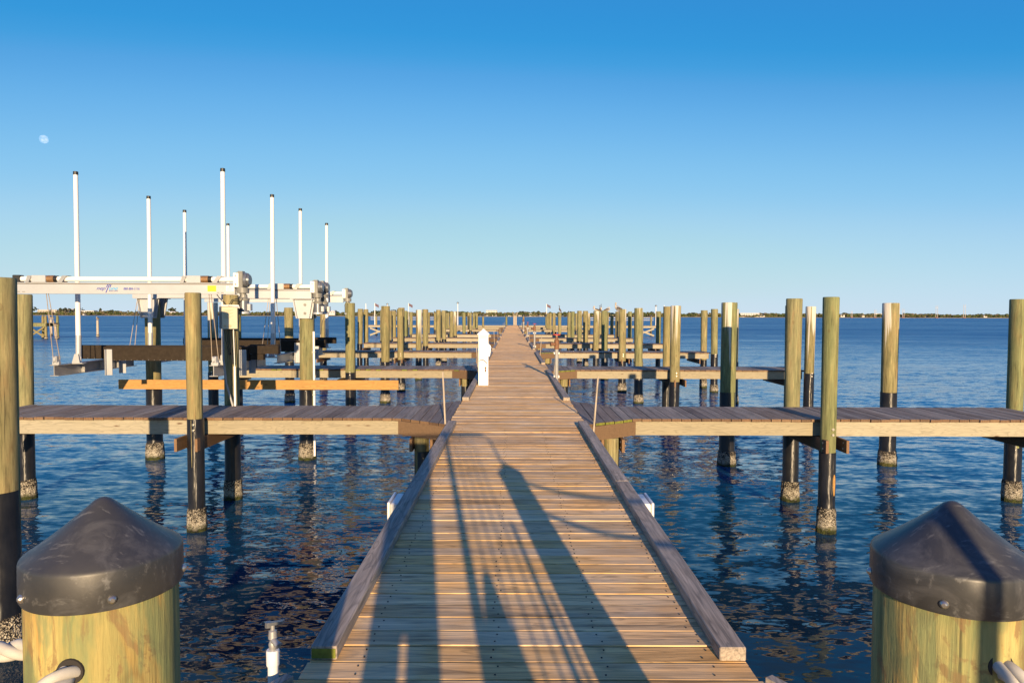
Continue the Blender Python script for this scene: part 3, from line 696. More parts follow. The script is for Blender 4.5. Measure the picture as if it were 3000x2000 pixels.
def boat_lift(label, yA, yB, decal, endsA, endsB, poles):
    t = thing('boat_lift', label, 'boat lift', (0, 0, 0), 'boat lifts in the left slips')
    upper_beam(t, yA, *endsA, True, decal); upper_beam(t, yB, *endsB, False, False)
    ya, yb = yA + .18, yB - .16; z0, z1 = .43, .625
    for x in (-7.92, -5.16):
        cb = ibeam_y(t, x, ya, yb, z0, z1)
        for yy in (ya+.07, yb-.07):
            p = MB(); p.cbox(x-.06, x+.06, yy-.03, yy+.03, z1, z1+.05, .004); p.cyl((x-.02, yy, z1+.09), (x+.02, yy, z1+.09), .06, n=16); p.box(x-.035, x-.022, yy-.05, yy+.05, z1+.03, z1+.15); p.box(x+.022, x+.035, yy-.05, yy+.05, z1+.03, z1+.15)
            p.build('pulley', M['alu'], cb)
            c = MB(); c.cyl((x-.055, yy, z1+.09), (x+.02, yA if yy < (ya+yb)/2 else yB, BZ0), .007, n=6); c.build('hoist_cable', M['rope_steel'], t)
            c = MB(); c.cyl((x+.06, yy, z1+.09), (x+.055, yA if yy < (ya+yb)/2 else yB, BZ0), .007, n=6); c.build('hoist_cable', M['rope_steel'], t)
        for px, yy, zt in poles[0 if x < -6 else 1]:
            g = MB(); g.tube([(px-.015, yy, z1+.01), (px, yy, zt-.02)], [.044, .037], 14); gp = g.build('guide_pole', M['white'], t)
            MB().lathe([(.041, zt-.055), (.041, zt), (.036, zt+.004)], 14, c=(px, yy)).build('pole_cap', M['black'], gp)
            g = MB(); g.tube([(px-.02, yy, z1+.01), (px-.01, yy, z1+.50)], .047, 14); g.box(px-.10, px+.08, yy-.06, yy+.06, z1, z1+.012); g.prism_y([(px-.10, z1+.012), (px+.04, z1+.012), (px+.015, z1+.17), (px-.05, z1+.17)], yy-.065, yy-.056); g.build('pole_foot', M['alu'], gp)
            b = MB(); b.box(x-.07, px+.10, yy-.055, yy+.055, z1-.010, z1-.002); b.build('pole_bracket', M['galv'], gp)
    for n, (yy, xa, xb, zz) in enumerate(((ya+.98, -7.62, -4.36, .64), (yb-1.05, -8.42, -4.52, .64))):
        b = MB(); b.cbox(xa, xb-.55, yy-.06, yy+.06, zz+.0, zz+.265, .012); b.cbox(xb-.55, xb, yy-.045, yy+.075, zz+.13, zz+.285, .008); b.cbox(xb-.52, xb-.28, yy-.045, yy+.06, zz+.02, zz+.125, .008)
        bu = b.build('bunk', M['bunk'], t)
        r = MB()
        for q in range(24):
            px = xa + .1 + q*(xb-xa-.8)/23; r.cyl((px, yy-.062, zz+.014), (px, yy-.059, zz+.014), .006, n=6)
        r.build('staples', M['steel'], bu)
        for x in (-7.50, -5.00):
            if x < xa: continue
            b = MB(); b.box(x-.055, x-.045, yy-.12, yy-.062, zz-.27, zz+.21); b.box(x-.055, x+.055, yy-.072, yy-.063, zz-.27, zz+.21); b.build('bunk_bracket', M['alu'], bu)
    return t
boat_lift('nearer boat lift with blue lettering and phone number on its white beam', 11.60, 14.42, True, (-8.46, -4.68), (-7.98, -4.22), [[(-7.74, 12.2, 4.02), (-7.46, 14.1, 3.92)], [(-5.05, 12.0, 4.04), (-4.91, 14.05, 3.95)]])
boat_lift('farther boat lift behind the lettered one, plain white beams and tall guide poles', 14.80, 18.72, False, (-8.0, -4.20), (-8.4, -4.62), [[(-7.80, 16.35, 3.98), (-7.60, 18.35, 3.93)], [(-5.00, 16.2, 4.0), (-4.95, 18.3, 3.94)]])

# saddle brackets that clamp the shared middle pilings
for x, w in ((-7.68, 'outer'), (-4.40, 'inner')):
    t = thing('saddle_bracket', f'white bolted saddle bracket clamping the {w} lift piling', 'bracket', (x, 14.6, BZ0), 'saddle brackets on lift pilings')
    for yy, q in ((-.163, -1), (.163, 1)):
        b = MB(); ya_, yb_ = (yy-.012, yy) if q < 0 else (yy, yy+.012)
        b.prism_y([(-.165, -.42), (.165, -.42), (.235, -.012), (-.235, -.012)], ya_, yb_)
        b.box(-.26, .26, min(yy, yy+q*.10), max(yy, yy+q*.10), -.012, -.002)
        for sx in (-1, 1): b.prism_y([(sx*.20-.006, -.012), (sx*.13-.006, -.40), (sx*.13+.006, -.40), (sx*.20+.006, -.012)][::1], min(yy, yy+q*.09), max(yy, yy+q*.09))
        p = b.build('side_plate', M['alu'], t)
        for z in (-.13, -.31): MB().cyl((.03, yy+q*.012, z), (.03, yy+q*.035, z), .028, n=10).build('bolt', M['grey'], p)

# control box with wires and conduits
t = thing('control_box', 'beige electrical control box hung on a piling below the lift beam', 'control box', (-4.66, 11.22, 1.27), rotz=.62)
MB().cbox(-.125, .125, -.09, .07, 0, .36, .008).build('enclosure', M['beige'], t)
MB().box(-.128, -.1255, -.09, .07, .004, .356).build('side_panel', M['slate'], t)
b = MB()
for q in range(9): b.box(-.10, .02+.03*((q*7) % 3 - 1), -.0935, -.0905, .17+.017*q, .175+.017*q)
b.build('printed_text', M['inkpale'], t)
b = MB(); b.cyl((-.075, -.09, .045), (-.075, -.094, .045), .02, n=14); b.cyl((0, -.09, .045), (0, -.094, .045), .025, n=14); b.build('round_emblem', M['inkpale'], t)
b = MB(); b.prism_y([(-.13, .365), (.15, .365), (.16, .33), (.16, .34), (.14, .385), (-.12, .385)][:3] + [(.14, .39), (-.12, .39)], -.10, .09); b.build('rain_hood', M['white'], t)
b = MB()
for q in range(5):
    x = -.07 + .03*q; pts = []
    for k in range(13):
        u = k/12; pts.append((x + (.05-x)*min(1, u*2)*.8 + .03*math.sin(u*3.1)*(q-2)*.5, -.02 + .04*u, -.01 - .42*math.sin(math.pi*u*.62) if q < 3 else -.01 - .58*math.sin(math.pi*u*.8)))
    MB().tube(pts, .006, 6).build('wire', M['wire'], t)
for pts in ([(.02, .02, .39), (.06, .02, .47), (.16, .0, .50), (.20, .02, .55)], [(-.03, .03, .39), (-.12, .05, .50), (-.16, .06, .56)]):
    MB().tube(pts, .007, 6).build('wire', M['wire'], t)
b = MB(); b.tube([(-.09, -.02, 0), (-.09, -.02, -.5), (-.05, -.03, -.9), (.03, -.10, -1.27)], .016, 8); b.build('conduit', M['greypipe'], t)
b = MB(); b.tube([(.075, -.06, -.62), (.075, -.06, -.75), (.07, -.08, -1.27)], .017, 8); b.tube([(.07, -.03, 0), (.075, -.06, -.64)], .007, 6); b.build('conduit', M['white'], t)
t = thing('conduit_pipe', 'thin white conduit strapped to the right of the inner lift piling', 'pipe', (-4.20, 14.45, WZ))
b = MB(); b.tube([(0, 0, .1), (.0, .0, 2.75)], .024, 10); b.build('pipe', M['white'], t)
b = MB(); b.tube([(0, 0, 2.74), (-.01, .02, 3.05), (.0, .0, 3.4), (.16, -.1, 3.30), (.22, -.1, 3.32)], .010, 6); b.build('cable', M['wire'], t)
b = MB()
for z in (.6, 1.4, 2.3): b.box(-.032, .032, -.027, .06, z, z+.02)
b.build('strap', M['galv'], t)

# the loose orange board held across the first left slip
b = MB(); b.box(-8.25, -2.38, 14.27, 14.31, -.065, .135)
tag(b.build('orange_board', M['orange']), 'long fresh orange timber board fixed across the lift pilings above the water', 'board')

# ------------------------------------------------------------------ power pedestal, pipes, stakes, boxes
t = thing('power_pedestal', 'white dock power pedestal with pointed top standing on the walkway edge', 'power pedestal', (-.615, 14.75, 0))
b = MB(); b.cbox(-.105, .105, -.105, .105, .0, 1.10, .006); b.build('body', M['whitepaint'], t)
b = MB(); b.box(-.125, .125, -.125, .125, 1.085, 1.105); b.add([(-.125, -.125, 1.105), (.125, -.125, 1.105), (.125, .125, 1.105), (-.125, .125, 1.105), (0, 0, 1.215)], [(0, 1, 4), (1, 2, 4), (2, 3, 4), (3, 0, 4), (3, 2, 1, 0)]); b.build('roof', M['whitepaint'], t)
b = MB()
for q in range(4): b.box(-.08, .08, -.1085, -.105, 1.0+.02*q, 1.010+.02*q)
b.build('louvre', M['greypipe'], t)
MB().box(-.1, .1, -.1075, -.105, .795, .802).build('panel_seam', M['greypipe'], t)
b = MB(); pts = [(-.085 + .17*q/10, -.11-.03*math.sin(math.pi*q/10), .515 + .055*math.sin(math.pi*(q/10)**.8) - .045*(q/10)) for q in range(11)]; b.tube(pts, .009, 8); b.build('handle', M['grey'], t)
b = MB(); b.cyl((.05, -.105, .34), (.05, -.16, .34), .014, n=8); b.cyl((.05, -.15, .34), (.05, -.165, .295), .013, n=8); b.cyl((.05, -.14, .355), (.05, -.14, .38), .008, n=8); b.cyl((.03, -.14, .385), (.07, -.14, .385), .014, n=8); b.build('spigot', M['rust'], t)
b = MB(); b.prism_y([(.106, .62), (.135, .62), (.165, .80), (.150, .85), (.106, .89)], -.07, .07); b.build('side_outlet', M['whitepaint'], t)

def standpipe(px, ytop, y, label):
    x = (px-1500)/2000*y; zt = CAM_H - (ytop-924)/2000*y
    t = thing('standpipe', label, 'standpipe', (x, y, 0), 'grey standpipes with valves along the right edge')
    MB().tube([(0, 0, -.6), (0, 0, zt-.32)], .046, 14).build('pipe', M['greypipe'], t)
    b = MB(); b.lathe([(.055, zt-.34), (.055, zt-.30), (.058, zt-.12), (.03, zt-.11), (.03, zt-.03)], 14); b.cyl((-.05, -.02, zt-.22), (-.13, -.04, zt-.22), .04, n=10); b.cyl((-.13, -.04, zt-.22), (-.145, -.045, zt-.22), .05, n=10); b.build('valve', M['rust'], t)
    b = MB(); n = 16; pts = [(.082*math.cos(2*math.pi*q/n), .082*math.sin(2*math.pi*q/n), zt) for q in range(n+1)]; b.tube(pts, .011, 6)
    b.beam((-.08, 0, zt), (.08, 0, zt), .02, .012); b.beam((0, -.08, zt), (0, .08, zt), .02, .012); b.build('handwheel', M['red'], t)
    b = MB(); b.box(-.065, .065, -.02, .02, .04, .10); b.box(-.065, .065, -.02, .02, zt-.45, zt-.41); b.build('pipe_clamp', M['galv'], t)
standpipe(1631, 980, 16.0, 'closest grey standpipe with red handwheel outside the right walkway curb')
standpipe(1566, 948, 31.5, 'second grey standpipe with red handwheel, beyond the closest one on the right')
standpipe(1546, 944, 48.5, 'third grey standpipe farther along the right walkway edge')
standpipe(1534, 932, 66.0, 'farthest grey standpipe at the right walkway edge near its end')

for k, nr in enumerate(NEAR):
    for s in (-1, 1):
        x = CX + s*(.99 + (.05 if s > 0 else -.01)); yy = nr - .50
        lean = (.075 if s > 0 else -.05, .05)
        b = MB(); b.tube([(0, 0, -.35), (lean[0], lean[1]*0, .60 + .06*((k*5+s) % 3))], [.0145, .0115], 6)
        o = b.build('stake', M['grey_post'] if k else M['grey_post'], loc=(x, yy, 0))
        tag(o, f'thin pale stake upright at the inner corner of the {ORD[k]} {SIDE[s]} finger pier', 'stake', 'thin stakes at finger pier corners')
for s in (-1, 1):
    x = CX + s*1.005
    t = thing('junction_box', f'white plastic box mounted outside the {SIDE[s]} curb above the water', 'junction box', (x, 5.70, -.33), 'white boxes outside the curbs')
    MB().cbox(-.065, .065, -.16, .16, 0, .29, .01).build('body', M['white'], t)
    xa, xb = sorted((s*.066, s*.088)); MB().cbox(xa, xb, -.17, .17, -.008, .30, .005).build('lid', M['white'], t)
t = thing('water_spigot_pipe', 'short white PVC pipe with a metal tap, lower left beside the walkway', 'tap', (-.995, 2.80, -.8))
b = MB(); b.tube([(0, 0, 0), (0, 0, .86)], .0215, 16); b.lathe([(.026, .84), (.027, .845), (.027, .90), (.025, .905)], 16); b.build('pipe', M['white'], t)
b = MB(); b.lathe([(.014, .905), (.018, .93), (.012, .945), (.019, .955), (.016, .985), (.009, .99), (.009, 1.01)], 12); b.cyl((.005, -.01, .95), (.035, -.03, .935), .012, .014, n=10); b.build('tap_body', M['galv'], t)
b = MB(); b.beam((-.02, 0, 1.013), (.05, -.01, 1.028), .022, .012); b.cyl((-.018, 0, 1.0), (-.018, 0, 1.022), .014, n=8); b.build('tap_handle', M['motor'], t)

# ------------------------------------------------------------------ the two capped pilings in the foreground with their ropes
def big_piling(x, y, label, hole):
    t = thing('entrance_piling', label, 'piling', (x, y, WZ), 'black capped pilings at the walkway entrance')
    h = 1.078 - WZ
    ph = random.Random(int(x*10)+50); a0 = ph.uniform(0, 6)
    jit = lambda a, z, q: .0018*math.sin(3*a+a0) + .001*math.sin(11*a+a0)
    MB().lathe([(.103, -.4), (.1035, 1.2), (.1045, 2.0), (.105, h+.03)], 56, jit=jit).build('shaft', M['piling_near'], t)
    pr = [(.1105, h-.004), (.1125, h), (.1120, h+.050), (.1110, h+.0535), (.1085, h+.0565), (.095, h+.0655), (.075, h+.080), (.055, h+.0955), (.036, h+.1115), (.020, h+.1255), (.012, h+.1325), (.006, h+.1355), (.002, h+.1365)]
    c = MB().lathe(pr, 64).build('cap', M['cap'], t)
    for q in range(5):
        a = -math.pi/2 + .62 - 1.26*q
        d = Vector((math.cos(a), math.sin(a), 0)); z = h + .012
        p0 = d*.1115; p1 = d*.1175
        MB().tube([(p0.x, p0.y, z), (p0.x*.5+p1.x*.5, p0.y*.5+p1.y*.5, z), (p1.x, p1.y, z)], [.0065, .006, .0028], 10).build('screw', M['steel'], c)
    hx, hz = hole; hy = -math.sqrt(.1045**2 - hx**2); nrm = Vector((hx, hy, 0)).normalized()
    p = Vector((hx, hy, hz - WZ))
    MB().tube([p - nrm*.004, p + nrm*.0012], [.0195, .0185], 20).build('rope_hole', M['dark'], t)
    return t
big_piling(-.640, 1.06, 'left entrance piling in the foreground under a black cone cap, rope at its side', (.010, .990))
big_piling(.685, 1.05, 'right entrance piling in the foreground under a black cone cap, mottled green wood', (.006, 1.008))
def rope(pts, r, label, loc=(0, 0, 0), n=90):
    P = [Vector(p) for p in pts]
    def cr(u):
        f = u*(len(P)-1); i = min(int(f), len(P)-2); t_ = f - i
        p0, p1, p2, p3 = P[max(i-1, 0)], P[i], P[i+1], P[min(i+2, len(P)-1)]
        return .5*((2*p1) + (p2-p0)*t_ + (2*p0-5*p1+4*p2-p3)*t_**2 + (3*p1-p0-3*p2+p3)*t_**3)
    c = [cr(k/(n-1)) for k in range(n)]; L = 0; b = MB()
    tot = [0]
    for k in range(1, n): tot.append(tot[-1] + (c[k]-c[k-1]).length)
    for s_ in range(3):
        q = []
        for k in range(n):
            tn = (c[min(k+1, n-1)] - c[max(k-1, 0)]).normalized(); ax = tn.cross(Vector((0, 0, 1)))
            if ax.length < .05: ax = tn.cross(Vector((0, 1, 0)))
            ax.normalize(); ay = tn.cross(ax); a = tot[k]/r*.80 + s_*2.0944
            q.append(c[k] + (ax*math.cos(a) + ay*math.sin(a))*r*.50)
        b.tube(q, r*.53, 12)
    o = b.build('rope', M['rope'], loc=loc)
    return tag(o, label, 'rope', 'white ropes through the entrance pilings')
rope([(-.730, 1.07, .968), (-.82, 1.08, .958), (-.98, 1.10, .93), (-1.3, 1.12, .89), (-1.65, 1.14, .87)], .0165, 'thick white twisted rope leaving the left entrance piling towards the left edge')
rope([(-.628, .985, .985), (-.632, .948, .988), (-.648, .925, .978), (-.685, .905, .945), (-.735, .885, .89), (-.79, .86, .80)], .0155, 'short white rope end drooping from a hole in the left entrance piling')
rope([(.690, .975, 1.002), (.694, .940, 1.004), (.708, .918, .992), (.742, .90, .955), (.83, .885, .87), (1.15, .88, .78), (1.6, .88, .75)], .0155, 'white rope drooping to the right from a hole in the right entrance piling')
rope([(.788, 1.06, 1.035), (1.05, 1.07, .965), (1.4, 1.1, .92), (1.8, 1.12, .93)], .0155, 'white rope tied to the far side of the right entrance piling', n=50)
# ------------------------------------------------------------------ gate behind the viewer: throws the barred shadow on the planks
t = thing('entrance_gate', 'grey steel gate behind the viewer whose bars shade the near planks', 'gate', (0, -.5, 0))
b = MB(); b.tube([(-.95, 0, 0), (-.95, 0, 1.80), (-.90, 0, 1.87), (.80, 0, 1.87), (.86, 0, 1.80), (.86, 0, 0)], .0145, 8); b.box(.30, .86, -.012, .012, .12, .16); b.cyl((-.90, 0, 1.87), (.80, 0, 1.87), .030, n=8); b.build('frame', M['steelgate'], t)
MB().box(.308, .362, -.02, .02, 0, 1.86).build('stile', M['steelgate'], t)
b = MB(); b.prism_y([(-.195, .75), (.135, .75), (.135, 1.80), (-.195, 1.80)], -.012, .012); b.box(-.195, -.045, -.012, .012, 0, .749); b.box(-.012, .135, -.012, .012, 0, .749); b.build('viewer_shadow_panel', M['steelgate'], t)  # added flat stand-in for the viewer's body and legs, shaped for its shadow
for x, r, zt in ((.43, .006, 1.86), (.50, .006, 1.86), (.57, .006, 1.86), (.64, .006, 1.86), (.70, .016, 1.12), (.745, .009, .86)):
    MB().cyl((x, 0, .05), (x, 0, zt), r, n=8).build('baluster', M['steelgate'], t)
b = MB(); b.prism_y([(.31, 0), (.56, 0), (.545, .62), (.45, .93), (.41, .93), (.33, .66)], -.05, -.03); b.build('shadow_plate', M['steelgate'], t)  # unseen plate, added and outlined to throw the tapered middle shadow

# ------------------------------------------------------------------ birds
def bird_mesh(kind):
    b = MB()
    if kind == 'cormorant':
        sp = [((-.30, 0, .06), .02), ((-.22, 0, .12), .05), ((-.10, 0, .24), .10), ((.0, 0, .36), .12), ((.07, 0, .48), .10), ((.10, 0, .58), .05), ((.08, 0, .70), .035), ((.05, 0, .82), .032), ((.08, 0, .90), .04), ((.14, 0, .91), .03), ((.22, 0, .92), .012), ((.28, 0, .92), .005)]
    elif kind == 'upright':
        sp = [((-.50, 0, .10), .03), ((-.40, 0, .16), .07), ((-.20, 0, .26), .14), ((.0, 0, .36), .17), ((.15, 0, .44), .14), ((.22, 0, .54), .075), ((.21, 0, .68), .05), ((.14, 0, .82), .045), ((.12, 0, .92), .045), ((.17, 0, 1.0), .06), ((.24, 0, .98), .045), ((.27, 0, .86), .04), ((.28, 0, .70), .03), ((.285, 0, .58), .01)]
    elif kind == 'preening':
        sp = [((-.48, 0, .16), .02), ((-.38, 0, .22), .06), ((-.20, 0, .26), .13), ((.0, 0, .28), .17), ((.16, 0, .30), .14), ((.26, 0, .38), .07), ((.32, 0, .50), .045), ((.26, 0, .58), .045), ((.17, 0, .56), .06), ((.08, 0, .52), .04), ((-.06, 0, .46), .03), ((-.2, 0, .42), .01)]
    else:
        sp = [((-.50, 0, .20), .02), ((-.40, 0, .22), .06), ((-.20, 0, .26), .13), ((.0, 0, .28), .165), ((.16, 0, .32), .14), ((.25, 0, .42), .065), ((.24, 0, .53), .045), ((.20, 0, .62), .045), ((.24, 0, .69), .058), ((.31, 0, .67), .045), ((.36, 0, .56), .04), ((.40, 0, .44), .028), ((.43, 0, .34), .008)]
    P = [Vector(p) for p, r in sp]; RR = [r for p, r in sp]; n = 12; f0 = len(b.f)
    b.tube(P, RR, n)
    nb = len(P)
    for k in range(nb-1):
        for j in range(n):
            idx = f0 + k*n + j; f = b.f[idx]
            cz = sum((Vector(b.v[i]) for i in f), Vector())/4; ctr = (P[k]+P[k+1])/2
            up = (cz - ctr).normalized(); back = -up.x*.8 + up.z
            if kind == 'cormorant': b.mi[idx] = 1 if (2 <= k <= 4 and up.x > .35) else 0
            else:
                b.mi[idx] = 0 if (k < 5 and back > .05) else 1
                if k >= nb-4: b.mi[idx] = 2
                if kind == 'upright' and 5 <= k <= 7: b.mi[idx] = 0 if up.x < .2 else 1
    for s_ in (-1, 1):                         # folded wings lie along the body, legs below
        if kind != 'cormorant':
            w = [(-.46, s_*.05, .22), (-.25, s_*.135, .30), (-.02, s_*.165, .34), (.12, s_*.13, .36)]
            b.tube(w, [.015, .06, .075, .03], 8, mi=0, flat=.6)
        b.tube([(-.02, s_*.06, .2 if kind != 'cormorant' else .25), (.0, s_*.06, .01)], [.03, .015], 6, mi=2)
        b.tube([(-.03, s_*.06, .008), (.09, s_*.075, .008)], [.02, .03], 6, mi=2, flat=.5)
    return b.mesh('bird_body', [M['feather_dark'], M['feather_pale'], M['bill']])
BM = {k: bird_mesh(k) for k in ('cormorant', 'upright', 'preening', 'resting')}
def bird(kind, x, y, z, rot, label, s=1.0):
    o = link('cormorant' if kind == 'cormorant' else 'pelican', BM[kind], None, (x, y, z)); o.rotation_euler = (0, 0, rot); o.scale = (s, s, s)
    return tag(o, label, 'cormorant' if kind == 'cormorant' else 'pelican', None if kind == 'cormorant' else 'pelicans resting on posts')
def on(key): 
    x, y = POS[key]; return x, y, 1.80
bird('cormorant', *on((5, 1, 'mid', 'inner')), 2.6, 'slim cormorant with upright neck alone on a right hand piling top', .68)
bird('resting', *on((5, 1, 'mid', 'outer')), 3.6, 'pelican with its white breast turned to the viewer, left of the group', .85)
EX = [(8.42, 64.8), (8.95, 64.3), (8.22, 63.7)]
for (x, y), w in zip(EX, ('right neighbour', 'outermost neighbour', 'near neighbour')):
    piling(x, y, f'slim mooring piling, {w} in the bird group on the right', 'mooring pilings in open water', s=1.2)
bird('cormorant', *EX[0], 1.80, -1.4, 'dark cormorant with stretched neck standing among the pelicans', .85)
bird('cormorant', *EX[2], 1.80, 2.2, 'cormorant leaning left beside the stretched cormorant', .70)
bird('preening', *EX[1], 1.80, .3, 'pelican bent over preening at the right of the group', .85)
bird('upright', *on((5, 1, 'near', 'outer end')), 3.7, 'tall brown necked pelican with bill tucked down on the right', .72)
bird('preening', *on((4, 1, 'mid', 'outer')), 2.4, 'pelican with raised wing behind a tall right hand piling', .72)
bird('resting', .28, HEAD+2.6, 1.57, 2.7, 'left one of two pelicans on the post at the walkway end', .62)
bird('preening', .68, HEAD+2.6, 1.57, .4, 'right one of two pelicans on the post at the walkway end', .66)

# old pier and grey posts out on the left
t = thing('old_pier', 'weathered remains of an old pier with crossed braces in the left distance', 'pier', (-59, 85, WZ))
for x, y in ((-.9, 0), (.95, 0), (-.9, 2.2), (.95, 2.2), (-4.6, 0)):
    p = MB().lathe([(.17, -.5), (.15, 2.72), (.17, 2.73), (.05, 2.95)], 12, c=(x, y)).build('post', M['piling'], t)
    MB().lathe([(.19, -.5), (.20, .25), (.165, .32)], 12, c=(x, y)).build('barnacle_crust', M['crust'], p)
b = MB(); b.box(-6, 1.1, -.22, -.16, 1.55, 1.95); b.box(-6, 1.1, 2.3, 2.36, 1.55, 1.95); b.box(-6, 1.1, -.1, 2.25, 1.95, 2.0); b.build('beam', M['piling'], t)
b = MB(); b.beam((-.9, -.28, .3), (.95, -.28, 1.5), .06, .2); b.beam((-.9, -.36, 1.5), (.95, -.36, .3), .06, .2); b.build('cross_brace', M['piling'], t)
b = MB()
for z in (2.3, 2.75): b.box(-6, -.95, -.1, -.04, z, z+.12)
for x in (-1.5, -3, -5): b.box(x, x+.1, -.1, -.04, 2.0, 2.8)
b.build('rail', M['grey_post'], t)
for k, (px, pt, y, lean, lab, kd, rt) in enumerate([(150, 935, 98, 0, 'grey post behind the leaning one left of the guide pole', 'resting', 3.5), (165, 955, 85, -.09, 'leaning pale post with a white pelican left of the guide pole', 'resting', 2.9), (286, 938, 94, 0, 'lone grey post with a pelican standing in open water', 'upright', 2.6)]):
    yaw_r = (px-1500)/2000; x = yaw_r*y; zt = CAM_H - (pt + 3.5 - 924)/2000*y
    t = thing('old_post', lab, 'post', (x, y, WZ), 'old grey posts in the left distance')
    h = zt - WZ
    MB().tube([(0, 0, -.4), (lean*h, 0, h)], [.17, .145], 12).build('shaft', M['grey_post'], t)
    MB().tube([(-lean*.4, 0, -.4), (0, 0, .0), (lean*.35, 0, .35)], [.2, .21, .185], 12).build('barnacle_crust', M['crust'], t)
    o = bird('resting' if k < 2 else 'preening', x + lean*h, y, zt-.02, rt, ['pelican facing left on the grey post behind the old pier', 'white backed pelican on the leaning pale post', 'pelican on the lone grey post out on the left water'][k], .85)

# ------------------------------------------------------------------ far shore
SH = 1560.0
def shore_mat():
    t = NT('sandy_shore'); n = t.noise(t.coords((.02, .1, .3)), 1.0, 4)
    return t.out(t.ramp(n, [(.35, (.10, .095, .05)), (.55, (.30, .25, .17)), (.7, (.12, .12, .06))]), .95)
b = MB(); rs = random.Random(21)
prev = None; N = 260
rows = []
for k in range(N+1):
    x = -3200 + 6400*k/N; y0 = SH + 10*math.sin(x*.004) + rs.uniform(-4, 4); rows.append([(x, y0, WZ-.5), (x, y0+4, WZ+.9+rs.uniform(0, .5)), (x, y0+60, WZ+2.2), (x, y0+2500, WZ+3)])
vv = [p for r in rows for p in r]; ff = [(k*4+j, (k+1)*4+j, (k+1)*4+j+1, k*4+j+1) for k in range(N) for j in range(3)]
b.add(vv, ff); tag(b.build('far_shore', shore_mat()), kind='structure')
def leaf_mat():
    t = NT('shore_foliage'); g = t.node('ShaderNodeNewGeometry')
    c = t.ramp(g.outputs['Random Per Island'], [(0, (.035, .05, .018)), (.3, (.06, .075, .025)), (.55, (.085, .095, .035)), (.8, (.10, .085, .045)), (1, (.14, .105, .065))])
    n = t.noise(t.coords((1, 1, 1)), .6, 3); c = t.mix(.7, c, t.ramp(n, [(.3, .5), (.7, 1.3)]), 'MULTIPLY'); return t.out(c, .95, 0, .1)
M['leaf'] = leaf_mat()
M['darkleaf'] = plain('dark_pine_foliage', (.040, .050, .030), .95, var=.5, scale=.3, spec=.1)
M['trunk'] = plain('shore_trunk', (.12, .09, .06), .95)
ICO = None
def clump(b, c, rx, rz, rnd, mi=0):
    """irregular low leaf clump"""
    vs = []; n = 7; rings = 4
    for i in range(1, rings):
        ph = math.pi*i/rings
        for j in range(n):
            a = 2*math.pi*(j + .5*(i % 2))/n; q = rnd.uniform(.72, 1.25)
            vs.append((c[0] + rx*q*math.sin(ph)*math.cos(a), c[1] + rx*q*math.sin(ph)*math.sin(a), c[2] + rz*q*math.cos(ph)))
    vs.append((c[0], c[1], c[2] + rz)); top = len(vs)-1; vs.append((c[0], c[1], c[2] - rz)); bot = len(vs)-1
    fs = []
    for i in range(rings-2):
        for j in range(n): fs.append((i*n+j, (i+1)*n+j, (i+1)*n+(j+1) % n, i*n+(j+1) % n))
    for j in range(n): fs.append((top, j, (j+1) % n)); fs.append((bot, (rings-2)*n+(j+1) % n, (rings-2)*n+j))
    b.add(vs, fs, mi)
b = MB(); rs = random.Random(33)
for k in range(5200):
    x = rs.uniform(-1350, 1350); d = rs.random()**1.5*120
    hmax = 9.6 + 3.6*noise.noise(Vector((x*.010, 3.1, 0))) + 3.0*noise.noise(Vector((x*.045, 9.1, 0))) + (2.2 if -260 < x < 140 else 0)
    z = WZ + 1.0 + max(1.5, hmax)*rs.uniform(.25, .80) * (.55 + .45*min(1, d/50))
    clump(b, (x, SH + 14 + d, z), rs.uniform(1.8, 4.6), rs.uniform(1.2, 2.6), rs)
tag(b.build('shore_wood', M['leaf']), kind='stuff')
def shore_tree(px, pt, w, label, dark=True, palm=False):
    y = SH + rs.uniform(70, 120); x = (px-1500)/2000*y; roll = (px-1500)*ROLL
    h = CAM_H + (924 + roll - pt)/2000*y - (WZ+2); wd = w/2000*y
    t = thing('shore_tree', label, 'tree', (x, y, WZ+2), 'taller trees on the far shore')
    MB().tube([(0, 0, -1), (.3, 0, h*.45), (.1, 0, h*.8)], [.5, .4, .2], 7).build('trunk', M['trunk'], t)
    b = MB(); nn = 10 if palm else 46
    for q in range(nn):
        a = rs.uniform(0, 6.28); rr = wd/2*math.sqrt(rs.random()); 
        u = 1 - (rr/(wd/2))**2*.55; z = h*(.42 + .50*rs.random()*u)
        if palm: rr = wd*.4*rs.random(); z = h*rs.uniform(.82, 1.0)
        clump(b, (rr*math.cos(a), rr*math.sin(a)*.7, z), rs.uniform(.9, 2.4)*(.6 if palm else 1), rs.uniform(.7, 1.7)*(.5 if palm else 1), rs)
    b.build('crown', M['darkleaf'] if dark else M['leaf'], t)
